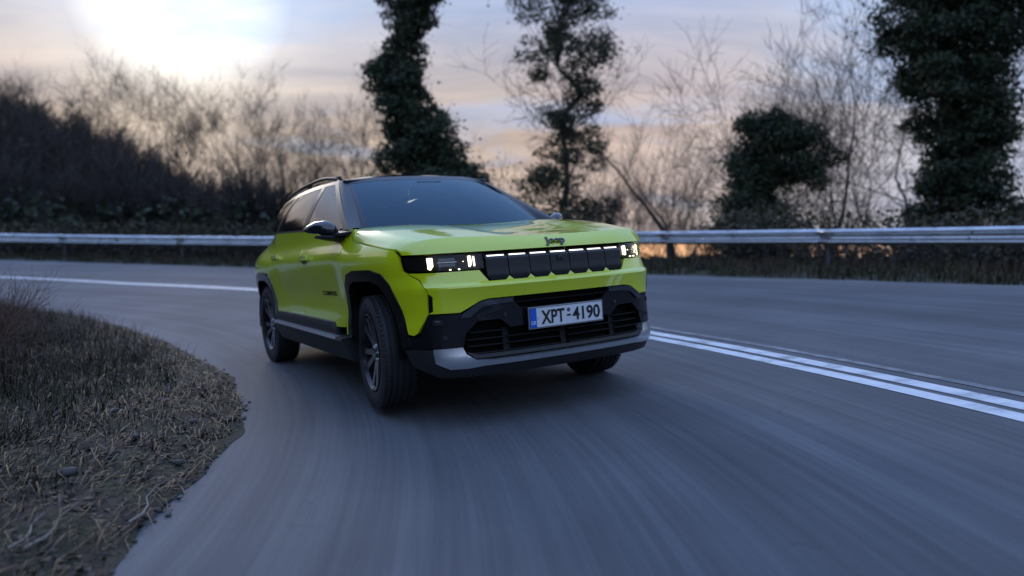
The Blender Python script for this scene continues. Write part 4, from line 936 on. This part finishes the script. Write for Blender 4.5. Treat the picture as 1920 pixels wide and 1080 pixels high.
def evergreen(name,px,s,outline,n,size,label,cat,seed,m=M_EVER,ivy=True,lean=0,squash=1.0,lumps=8,trunk_r=.22,gaps=0.0):
    """outline: list of (py, px_left, px_right) in photo terms, turned into a solid crown of revolution-like clumps at distance s"""
    R=np.random.default_rng(seed); X0,Y0=at(px,s); z0=gz(X0,Y0); k=s/1378.6
    r=empty(name,(X0,Y0,z0)); tag(r,label,cat)
    blobs=[]; size=size*.72
    ys=[o[0] for o in outline]; y=min(ys)
    while y<max(ys):
        l=np.interp(y,ys,[o[1] for o in outline]);rr=np.interp(y,ys,[o[2] for o in outline]); hw=(rr-l)/2*k; cx=((l+rr)/2-960)*k-X0; z=zat(y,s)-z0
        for j in range(lumps):
            a=R.uniform(0,2*pi); q=hw*R.uniform(.15,.95); br=max(.14,hw*R.uniform(.16,.46))
            if R.uniform()<gaps: continue
            blobs.append(((cx+q*cos(a)*1.0,q*sin(a)*squash,z+R.uniform(-.2,.2)),(br*1.1,br*squash,br*R.uniform(.5,.8))))
        y+=max(6,hw/k*.24)
    C=foliage(R,n,size,blobs); V,Fc=cards(R,C,size); me=npmesh('crown',V,Fc); link('crown',me,m,r)
    # trunk with limbs reaching the clumps
    T_=Twigs(); top=zat(min(ys),s)-z0; nst=14; pts=[]
    for i in range(nst+1):
        t=i/nst; z=-.3+(top*.96+.3)*t; yy=502.8-(z+z0-1)/k; l=np.interp(yy,ys,[o[1] for o in outline]);rr=np.interp(yy,ys,[o[2] for o in outline]); cx=((l+rr)/2-960)*k-X0
        pts.append(np.array([cx*.8+.05*math.sin(i*1.7),.05*cos(i*2.1),z]))
    for i in range(nst): T_.seg(pts[i],pts[i+1],trunk_r*(1-i/nst*.85),trunk_r*(1-(i+1)/nst*.85))
    V,Fc=T_.arrays(8); link('trunk',npmesh('trunk',V,Fc),M_BARK,r)
    T_=Twigs()
    for c,rd in blobs[::2]:
        i=min(nst,max(0,int((c[2]+.3)/(top+.3)*nst)-1)); a=pts[i]; mid=(a+np.array(c))/2+R.normal(0,.08,3); T_.seg(a,mid,.035,.022);T_.seg(mid,np.array(c),.022,.008)
        for _ in range(5):
            e=np.array(c)-a; e=e/(np.linalg.norm(e)+.01)+R.normal(0,.6,3); e/=np.linalg.norm(e); q2=np.array(c)+e*R.uniform(.3,1.0)*max(rd[0],.3)*1.6; T_.seg(np.array(c),q2,.009,.005); T_.seg(q2,q2+(e+R.normal(0,.5,3))*.25,.005,.003)
    V,Fc=T_.arrays(4); link('limbs',npmesh('limbs',V,Fc),M_BARK,r)
    return r
evergreen('ivy_clad_tree',762,27,[(-60,735,800),(0,715,835),(60,722,815),(110,705,800),(150,690,800),(200,712,822),(250,705,845),(290,700,880),(330,700,930),(380,700,900),(430,690,880)],70000,.10,'tall dark ivy covered tree rising directly behind the car roof','tree',11,M_IVY)
evergreen('pine_tree',1050,31,[(-70,950,1150),(0,955,1160),(45,965,1130),(60,1000,1070),(95,955,1150),(125,960,1120),(150,1010,1130),(180,1050,1160),(215,1000,1120),(250,985,1130),(290,1000,1130),(330,980,1160),(380,960,1150),(430,950,1160)],30000,.09,'ragged open pine with gaps of sky right of the ivy covered tree','tree',12,M_EVER,gaps=.42,lumps=6,trunk_r=.17)
evergreen('evergreen_shrub',1430,24,[(225,1395,1480),(250,1360,1540),(290,1345,1565),(330,1345,1560),(370,1345,1500),(430,1340,1480),(480,1340,1490)],42000,.08,'broad rounded dark evergreen behind the guardrail between pine and tallest tree','tree',13,M_EVER)
evergreen('tall_evergreen_tree',1790,22,[(-60,1690,1930),(0,1670,1925),(60,1660,1915),(110,1665,1905),(160,1675,1895),(210,1700,1885),(250,1720,1880),(300,1730,1880),(360,1700,1885),(430,1690,1900),(480,1690,1900)],95000,.09,'largest dark ivy covered tree near the right edge of the picture','tree',14,M_IVY,lumps=9)
# bare trees
BM=[bare_meshes(101,12,5,.16,(3,4),.72,.13,.007,.2),bare_meshes(102,11,5,.14,(3,4),.85,.10,.006,.24),bare_meshes(103,8,4,.07,(3,4),.55,.22,.005,.16)]
def bare(px,s,i,top,rz,label,group=None,name='bare_tree'):
    X,Y=at(px,s); z=gz(X,Y); h0=max(v.co.z for v in BM[i][1].vertices); sc_=(zat(top,s)-z)/h0
    return place_tree(name,BM[i],(M_BARK,M_TWIG),(X,Y,z),rz,sc_,label,'tree',group)
bare(1530,27,0,-60,.4,'bare deciduous tree with fine twigs just right of the rounded evergreen')
bare(1290,33,1,10,2.0,'bare deciduous tree left of the rounded evergreen behind the guardrail')
bare(1660,31,1,-80,4.1,'bare deciduous tree immediately left of the tallest ivy covered tree')
bare(1910,27,0,-40,5.2,'bare tree cut off by the right edge of the picture')
bare(250,46,1,55,1.0,'tall bare tree on the left slope, leftmost to stand above the hill line')
bare(455,44,0,85,3.0,'bare tree with wide crown on the slope between leftmost tree and car')
bare(575,38,1,170,.2,'smaller bare tree standing left of the ivy covered tree')
bare(140,52,1,120,2.6,'bare tree rising from the dark slope near the left edge')
bare(345,50,0,130,4.4,'bare tree between the two tallest bare trees on the left slope')
bare(520,36,0,150,5.0,'bare tree just left of the car roof behind the guardrail')
bare(660,42,0,120,1.9,'bare tree half hidden behind the ivy covered tree')
SAPL=['behind the guardrail under the second tallest bare tree on the left', 'at the foot of the wooded slope left of the car', 'nearest the ivy covered tree on its left side', 'just right of the ivy covered tree', 'between the pine and the bare tree left of the rounded evergreen', 'small and low left of the rounded evergreen behind the rail', 'small, close against the left side of the rounded evergreen', 'low, close to the right side of the rounded evergreen', 'low and near, right of the rounded evergreen', 'short, at the very right edge of the picture', 'tall, directly right of the pine', 'second from the pine on its right', 'in the bright gap right of the car', 'at the right side of the bright gap beside the car', 'with top touching the left side of the rounded evergreen', 'lowest, in front of the rounded evergreen', 'left, half behind the ivy covered tree', 'right of the car roof, left of the pine', 'between the rounded evergreen and the tallest tree', 'thin and low against the foot of the tallest tree']
for (px,s,tp,rz),where in zip([(400,38,200,.3),(470,33,240,1.1),(600,33,230,2.2),(880,28,240,.9),(1170,26,300,4),(1245,27,310,5),(1320,26,330,3.3),(1560,28,300,2.2),(1590,24,330,4.9),(1900,24,300,1.2),(1150,29,210,0),(1185,27,250,1),(1225,30,230,2),(1262,28,260,3),(1305,31,235,4),(1335,27,280,5),(640,30,250,1.4),(905,30,270,2.4),(1600,30,250,.7),(1640,26,330,2.9)],SAPL):
    bare(px,s,2,tp,rz,'slender bare sapling '+where,'bare saplings behind the guardrail','sapling')
# undergrowth behind the rail: one tangled mass
def undergrowth():
    R=np.random.default_rng(5); T_=Twigs(); C=[]
    for k in range(640):
        t=R.uniform(-12,113); off=R.uniform(.7,7.5); rr=float(r_rail(t))+off; X=CX+rr*cos(radians(t));Y=CY+rr*sin(radians(t)); z=gz(X,Y)
        px=960+X/Y*1378.6 if Y>1 else 0
        gap=1185<px<1335
        vis=zat(378 if (px>1345 or 980<px<1120) else 415,Y)-z      # growth reaches about this height
        h=min(vis*R.uniform(.66,1.12),3.2) if not gap else min(zat(490,Y)-z,1.0)*R.uniform(.5,.9)
        if gap or 1150<px<1350 and R.uniform()<.6: continue
        if h<.15: continue
        for j in range(7):
            b=np.array([X,Y,z-.1])+np.append(R.normal(0,.35,2),0); d=np.array([R.normal(0,.35),R.normal(0,.35),1.]); d/=np.linalg.norm(d); p=b;ln=h*R.uniform(.6,1.0)
            for i in range(4):
                d2=d+R.normal(0,.22,3); d2/=np.linalg.norm(d2); q=p+d2*ln/4; q[2]=min(q[2],z+h); T_.seg(p,q,.010*(1-i*.18),.010*(1-(i+1)*.18)); 
                for m_ in range(3):
                    e=d2+R.normal(0,.7,3); e/=np.linalg.norm(e); w_=q+e*R.uniform(.12,.4); w_[2]=min(w_[2],z+h); T_.seg(q,w_,.006,.003)
                p=q
        n=int(90*h)
        c=np.stack([R.normal(X,.42,n),R.normal(Y,.42,n),z+h*R.uniform(0,.92,n)**.9],1); C.append(c)
    V,Fc=T_.arrays(3); tag(link('undergrowth',npmesh('undergrowth',V,Fc),M_TWIG),kind='stuff')
    C=np.concatenate(C); V,Fc=cards(R,C,.06); tag(link('undergrowth_leaves',npmesh('undergrowth_leaves',V,Fc),M_SCRUB),kind='stuff')
undergrowth()
# left slope wood plus unseen trees added for dark reflections, merged into one mass
def forest():
    R=np.random.default_rng(9); src=[]
    for sd_ in range(4):
        Ts=[Twigs(),Twigs()]; grow(Ts,np.random.default_rng(200+sd_),(0,0,-.3),(0,0,1),2.6,.10,0,3,.2,.6,(4,5),3,.2,.6,.022)
        a=[t.arrays(3) for t in Ts]; V=np.vstack([a[0][0],a[1][0]]); Fc=np.vstack([a[0][1],a[1][1]+len(a[0][0])]); src.append((V,Fc))
    Vs=[];Fs=[];o=0; C=[]
    pl=0
    while pl<680:
        if pl<430: az=R.uniform(-46,-12.5); s=R.uniform(31,84)
        elif pl<620: az=R.uniform(60,230); s=R.uniform(27,60)  # out of view behind the camera: added to darken the bodywork's reflections
        else:
            a_=R.uniform(0,2*pi); q_=R.uniform(0,5.2); az=math.degrees(math.atan2(CX+q_*cos(a_),CY+q_*sin(a_))); s=math.hypot(CX+q_*cos(a_),CY+q_*sin(a_))
        X=s*math.sin(radians(az));Y=s*math.cos(radians(az)); 
        rr=math.hypot(X-CX,Y-CY); t=math.degrees(math.atan2(Y-CY,X-CX))
        if pl<620 and rr<float(r_rail(np.clip(t,-90,120)))+5: continue
        pl+=1; V,Fc=src[R.integers(4)]; a=R.uniform(0,6.3); k=R.uniform(.55,1.0); c_,s_=cos(a),sin(a)
        W=np.stack([V[:,0]*c_-V[:,1]*s_,V[:,0]*s_+V[:,1]*c_,V[:,2]],1)*k+np.array([X,Y,gz(X,Y)]); Vs.append(W);Fs.append(Fc+o);o+=len(W)
        if R.uniform()<.55: 
            n=150; C.append(np.stack([R.normal(X,.9,n),R.normal(Y,.9,n),gz(X,Y)+R.uniform(0,2.6,n)],1))
    tag(link('hillside_wood',npmesh('hillside_wood',np.vstack(Vs),np.vstack(Fs)),M_TWIG),kind='stuff')
    V,Fc=cards(R,np.concatenate(C),.16); tag(link('hillside_foliage',npmesh('hillside_foliage',V,Fc),M_EVER),kind='stuff')
forest()
# far ridge of trees beyond the valley on the right
def far_ridge():
    R=np.random.default_rng(31); C=[]
    for az in np.arange(-14,40,.30):
        s=R.uniform(120,170); X=s*math.sin(radians(az)); Y=s*math.cos(radians(az)); z=gz(X,Y); top=zat(488+R.normal(0,3),s); n=60
        C.append(np.stack([R.normal(X,1.6,n),R.normal(Y,1.6,n),R.uniform(z,top,n)],1))
    V,Fc=cards(R,np.concatenate(C),1.0); tag(link('far_wood',npmesh('far_wood',V,Fc),M_EVER),kind='stuff')
far_ridge()
# grasses on the verges
def blades(name,pts,hts,m,R,wd=.006,lean=.5):
    n=len(pts); a=R.uniform(0,2*pi,n); d=np.stack([np.cos(a),np.sin(a)],1); ln=R.uniform(.2,1,n)*lean; V=np.zeros((n,6,3))
    w_=wd*R.uniform(.6,1.4,n); side=np.stack([-d[:,1],d[:,0]],1)
    for i,(t,ww) in enumerate(((0,1),(.55,.8),(1,.12))):
        c=np.zeros((n,3)); c[:,:2]=pts[:,:2]+d*(ln*hts*t*t)[:,None]; c[:,2]=pts[:,2]+hts*t*(1-.25*ln*t)
        V[:,i*2]=c; V[:,i*2+1]=c; V[:,i*2,:2]-=side*(w_*ww)[:,None]; V[:,i*2+1,:2]+=side*(w_*ww)[:,None]
    b=(np.arange(n)*6)[:,None,None]; q=np.array([[0,1,3,2],[2,3,5,4]])[None]
    return tag(link(name,npmesh(name,V.reshape(-1,3),(b+q).reshape(-1,4)),m),kind='stuff')
def scatter(R,n,t0,t1,d0,d1,side,clump=.12,k=14,pw=1.0,spill=0):
    m_=n//k; t=R.uniform(t0,t1,m_); d=d0+(d1-d0)*R.uniform(0,1,m_)**pw
    r=(r_in(t)-d) if side=='in' else (r_out(t)+d); X=CX+r*np.cos(np.radians(t)); Y=CY+r*np.sin(np.radians(t))
    X=np.repeat(X,k)+R.normal(0,clump,m_*k);Y=np.repeat(Y,k)+R.normal(0,clump,m_*k); 
    rr=np.hypot(X-CX,Y-CY); tt=np.degrees(np.arctan2(Y-CY,X-CX)); ok=(rr<r_in(tt)-.02+spill) if side=='in' else (rr>r_out(tt)+.03)
    X,Y=X[ok],Y[ok]; return np.stack([X,Y,ground(X,Y)],1)
R=np.random.default_rng(21)
p=scatter(R,30000,0,112,.05,4.0,'out',.12,12); blades('verge_grass',p,R.uniform(.05,.22,len(p)),M_GRASS,R,.008)
p=scatter(R,9000,0,112,.5,3.2,'out',.10,14); blades('verge_dry_grass',p,R.uniform(.10,.32,len(p)),M_DRY,R,.007)
p=scatter(R,46000,2,75,.40,4.5,'in',.07,16,.8); blades('inner_grass',p,R.uniform(.03,.13,len(p))*(.6+.8*(p[:,0]<-2.6)),M_GRASS,R,.0030,.9)
p=scatter(R,26000,2,75,.15,4.5,'in',.09,12,.8); blades('inner_dry_grass',p,R.uniform(.03,.19,len(p))*(.7+.7*(p[:,0]<-2.9)),M_DRY,R,.0026,1.1)
# leaf litter and small stones on the inner verge
M_LITT=leafmat('leaf_litter',[(.022,.015,.011),(.048,.031,.02),(.085,.062,.047)],9)
M_STONE=noisy('stone',[(.03,.027,.025),(.062,.057,.053),(.11,.105,.10)],scale=5,rough=(.7,.9),bump=.5,bscale=60,dist=.01)
p=scatter(R,30000,0,85,.02,3.8,'in',.18,10,1.25,.05); n=len(p); p[:,2]+=.018; a_=R.normal(0,1,(n,3))*[1,1,.35]; a_/=np.linalg.norm(a_,axis=1)[:,None]; b_=np.cross(a_,R.normal(0,.3,(n,3))+[0,0,1]); b_/=np.linalg.norm(b_,axis=1)[:,None]
s_=R.uniform(.008,.026,(n,1)); V=np.stack([p-a_*s_,p+b_*s_*.55,p+a_*s_+[0,0,.006],p-b_*s_*.55],1).reshape(-1,3); tag(link('leaf_litter',npmesh('leaf_litter',V,np.arange(4*n).reshape(-1,4)),M_LITT),kind='stuff')
# matted dead grass, laid along the road by passing traffic
def matted(n,m,name,l0,l1,wd,d0,d1):
    t=R.uniform(0,80,n); d=d0+(d1-d0)*R.uniform(0,1,n)**1.1; r=r_in(t)-d; a=np.radians(t); X=CX+r*np.cos(a);Y=CY+r*np.sin(a); z=ground(X,Y)
    h=a+pi/2+R.normal(0,.32,n); u=np.stack([np.cos(h),np.sin(h),np.zeros(n)],1); sdv=np.stack([-np.sin(h),np.cos(h),R.normal(0,.3,n)],1); L_=R.uniform(l0,l1,n)[:,None]; c=np.stack([X,Y,z+.02],1); V=np.zeros((n,6,3)); cv=R.normal(0,.16,n)[:,None]; lift=R.uniform(.004,.05,n)[:,None]*np.array([[0,0,1]])
    for i,(q,ww) in enumerate(((-.5,.5),(0,1),(.5,.25))):
        p_=c+u*L_*q+sdv*[1,1,0]*cv*L_*(q*q*2)+lift*(1-4*q*q*.8); V[:,i*2]=p_-sdv*wd*ww; V[:,i*2+1]=p_+sdv*wd*ww
    b=(np.arange(n)*6)[:,None,None]; qd=np.array([[0,1,3,2],[2,3,5,4]])[None]; tag(link(name,npmesh(name,V.reshape(-1,3),(b+qd).reshape(-1,4)),m),kind='stuff')
matted(13000,M_DRY,'matted_dry_grass',.08,.34,.0022,.0,3.4)
matted(9000,M_GRASS,'matted_green_grass',.06,.26,.0026,.5,3.6)
matted(1800,leafmat('pale_stalks',[(.035,.028,.023),(.07,.06,.052),(.14,.125,.115)],3),'pale_dead_stalks',.10,.40,.0018,.0,2.6)
def rock_geo(R,sub=1):
    bm=bmesh.new(); bmesh.ops.create_icosphere(bm,subdivisions=sub,radius=1)
    for v in bm.verts: v.co*=1+R.normal(0,.13)
    bm.verts.index_update(); V=np.array([v.co[:] for v in bm.verts]); F_=np.array([[v.index for v in f.verts] for f in bm.faces]); bm.free(); return V,F_
p=np.vstack([scatter(R,900,-5,100,-.02,.10,'in',.04,6,1,.09),scatter(R,2600,0,80,.0,1.3,'in',.10,6,1.6),scatter(R,700,0,80,-.0,3.5,'in',.2,6)]); Vs=[];Fs=[];o=0; rg=[rock_geo(R) for _ in range(5)]
for q in p:
    V,Fc=rg[R.integers(5)]; s_=R.uniform(.003,.014)*np.array([1.2,1,.6]); a=R.uniform(0,6.3); W=V*s_; W=np.stack([W[:,0]*cos(a)-W[:,1]*sin(a),W[:,0]*sin(a)+W[:,1]*cos(a),W[:,2]],1)+q+[0,0,.018]; Vs.append(W);Fs.append(Fc+o);o+=len(V)
tag(link('gravel',npmesh('gravel',np.vstack(Vs),np.vstack(Fs)),M_STONE,None,True),kind='stuff')
# single larger stones
for k,(px,py,sz,lb) in enumerate([(430,795,.055,'grey stone at the very tip of the earth verge by the asphalt'),(360,800,.05,'pale flat stone on the verge a little inside the tip'),(300,760,.06,'rounded grey stone on the moss patch of the verge'),(250,830,.045,'small angular stone midway down the inner verge'),(330,880,.05,'stone lying close to the asphalt edge in the lower half of the verge'),(120,900,.07,'largest grey stone among the dry grass on the left verge'),(210,780,.05,'brownish stone beside the dry twiggy bush')]):
    d=(1.0)/((py-502.8)/1378.6); X,Y=(px-960)/1378.6*d,d; 
    for _ in range(6): d=(1.0-gz(X,Y))/((py-502.8)/1378.6); X,Y=(px-960)/1378.6*d,d
    V,Fc=rock_geo(R,2); V=V*np.array([1.3,1,.6])*sz*.5; o=link('stone',npmesh('stone',V,Fc),M_STONE,None,True); o.location=(X,Y,gz(X,Y)+.03); o.rotation_euler=(0,0,R.uniform(0,6)); tag(o,lb,'stone','loose stones on the verge')
for k,(x0,y0,x1,y1,lb) in enumerate([(5,1035,75,975,'pale weathered stick lying lowest on the left verge'),(35,1035,140,955,'longer pale stick beside the lowest stick on the verge'),(235,985,292,920,'thin pale stick parallel to the asphalt edge near the picture foot'),(210,702,262,708,'short pale twig lying near the top of the mossy patch')]):
    pp=[]; bend=1
    for px,py in ((x0,y0),((x0+x1)/2+4,(y0+y1)/2),(x1,y1)):
        d=1.0/((py-502.8)/1378.6); X,Y=(px-960)/1378.6*d,d
        for _ in range(6): d=(1.0-gz(X,Y)-.03)/((py-502.8)/1378.6); X,Y=(px-960)/1378.6*d,d
        pp.append((X,Y,gz(X,Y)+.032))
    q0,q1,q2=[Vector(a) for a in pp]; sd_=(q2-q0).cross(Vector((0,0,1))).normalized(); L0=(q2-q0).length
    pp=[q0,q0.lerp(q1,.5)+sd_*.05*L0,q1+sd_*.02*L0,q1.lerp(q2,.5)-sd_*.06*L0,q2+Vector((0,0,.02))]
    mb=MB(); mb.tube(pp,[.007,.0065,.005,.004,.002],7); o=mb.build('stick',mat('pale_wood',(.17,.15,.13),.7),None,True); tag(o,lb,'stick')
# dry twiggy bushes at the left edge
def twig_bush(seed,h,m,n=34):
    R=np.random.default_rng(seed); T_=[Twigs()]
    for k in range(n):
        d=np.array([R.normal(0,.6),R.normal(0,.6),R.uniform(.5,1.1)]); d/=np.linalg.norm(d)
        grow(T_,R,(R.normal(0,.06),R.normal(0,.06),-.03),d,h*R.uniform(.5,.85),.006,0,2,.05,.5,(3,5),3,.22,.6,.0016)
    V,Fc=T_[0].arrays(3); return npmesh('twigs',V,Fc)
for k,(X,Y,h,lb) in enumerate([(-4.35,5.9,.62,'reddish dry twiggy bush at the left edge, the largest of three'),(-5.1,7.3,.60,'dry twiggy bush furthest up the verge by the far asphalt'),(-3.75,4.85,.50,'low dry bush nearest the camera on the left verge')]):
    r=empty('dry_bush',(X,Y,gz(X,Y))); tag(r,lb,'bush'); o=link('twigs',twig_bush(60+k,h,None),M_TWIG2,r)
    bl=blades('stalks',np.stack([R.normal(0,.22,260),R.normal(0,.22,260),np.zeros(260)],1),R.uniform(.2,.95,260)*h,M_DRY,R,.003,.9); bl.parent=r

# ------------------------------------------------------------------ the driver, seated behind the wheel
def skin(name,verts,edges,rad,m,parent=None,sub=2):
    bm=bmesh.new(); L_=bm.verts.layers.skin.verify(); vs=[bm.verts.new(v) for v in verts]
    for v,r in zip(vs,rad): v[L_].radius=(r,r)
    vs[0][L_].use_root=True
    for a,b in edges: bm.edges.new((vs[a],vs[b]))
    me=bpy.data.meshes.new(name); bm.to_mesh(me); bm.free(); o=link(name,me,m,parent)
    o.modifiers.new('skin','SKIN').use_smooth_shade=True; q=o.modifiers.new('sub','SUBSURF'); q.levels=q.render_levels=sub; return o
drv=empty('person'); drv.matrix_world=car.matrix_world.copy(); tag(drv,'driver in dark jacket holding the steering wheel, seen dimly through the windscreen','person')
DY=.38; vv=[(-1.60,DY,.80),(-1.66,DY,.95),(-1.71,DY,1.10),(-1.72,DY,1.22),(-1.70,DY,1.31),(-1.68,DY,1.37),(-1.67,DY,1.45),(-1.67,DY,1.50)]
rr_=[.13,.125,.135,.11,.052,.070,.088,.06]; ee=[(i,i+1) for i in range(7)]
for s_ in(-1,1):
    o=len(vv); vv+=[(-1.70,DY+s_*.165,1.215),(-1.56,DY+s_*.225,1.07),(-1.42,DY+s_*.235,.995),(-1.27,DY+s_*.205,1.05),(-1.165,DY+s_*.175,1.10)]; rr_+=[.065,.052,.046,.038,.030]; ee+=[(3,o),(o,o+1),(o+1,o+2),(o+2,o+3),(o+3,o+4)]
    o=len(vv); vv+=[(-1.52,DY+s_*.09,.78),(-1.12,DY+s_*.13,.84),(-.98,DY+s_*.11,.66)]; rr_+=[.095,.070,.055]; ee+=[(0,o),(o,o+1),(o+1,o+2)]
skin('body',vv,ee,rr_,mat('dark_jacket',(.02,.022,.028),.8),drv)
M_SKIN=mat('skin_tone',(.42,.25,.18),.5)
def blob(name,c,r,m,par,n=14,fn=None):
    bm=bmesh.new(); bmesh.ops.create_uvsphere(bm,u_segments=20,v_segments=n,radius=1)
    for v in bm.verts:
        p=v.co.copy()
        if fn: p=fn(p)
        v.co=Vector((c[0]+p.x*r[0],c[1]+p.y*r[1],c[2]+p.z*r[2]))
    me=bpy.data.meshes.new(name); bm.to_mesh(me); bm.free(); return link(name,me,m,par,True)
def face(p):
    q=p.copy()
    if p.x>0: q.y*=1-.12*max(0,-p.z); q.x*=1-.10*max(0,-p.z)
    if p.x>.8 and abs(p.y)<.22 and -.35<p.z<.15: q.x+=.16*(1-abs(p.y)/.22)*(1-abs(p.z+.12)/.3 if abs(p.z+.12)<.3 else 0)
    return q
hd=blob('head',(-1.655,DY,1.43),(.098,.078,.120),M_SKIN,drv,20,face)
blob('hair',(-1.672,DY,1.458),(.100,.086,.105),mat('dark_hair',(.015,.011,.009),.7),drv,14,lambda p:Vector((p.x if p.z>.1 or p.x<.2 else .2,p.y,max(p.z,-.75 if p.x<0 else .1))))
for s_ in(-1,1):
    blob('eye',(-1.566,DY+s_*.031,1.443),(.010,.014,.009),mat('eye_dark',(.02,.02,.02),.2),hd,8); blob('ear',(-1.665,DY+s_*.080,1.43),(.022,.010,.032),M_SKIN,hd,8)
    h=[(-1.165,DY+s_*.175,1.10),(-1.125,DY+s_*.172,1.105)]; e_=[(0,1)]; r2=[.028,.030]
    for k in range(4):
        o=len(h); yy=DY+s_*(.160+.004*k); zz=1.135-.021*k; h+=[(-1.100,yy+s_*.012,zz),(-1.070,yy+s_*.020,zz),(-1.062,yy-s_*.006,zz-.004)]; r2+=[.010,.009,.008]; e_+=[(1,o),(o,o+1),(o+1,o+2)]
    o=len(h); h+=[(-1.125,DY+s_*.150,1.125),(-1.095,DY+s_*.148,1.140)]; r2+=[.012,.010]; e_+=[(1,o),(o,o+1)]
    skin('hand',h,e_,r2,M_SKIN,drv,1)
blob('mouth',(-1.566,DY,1.385),(.006,.020,.005),mat('lips',(.30,.10,.09),.5),hd,8)
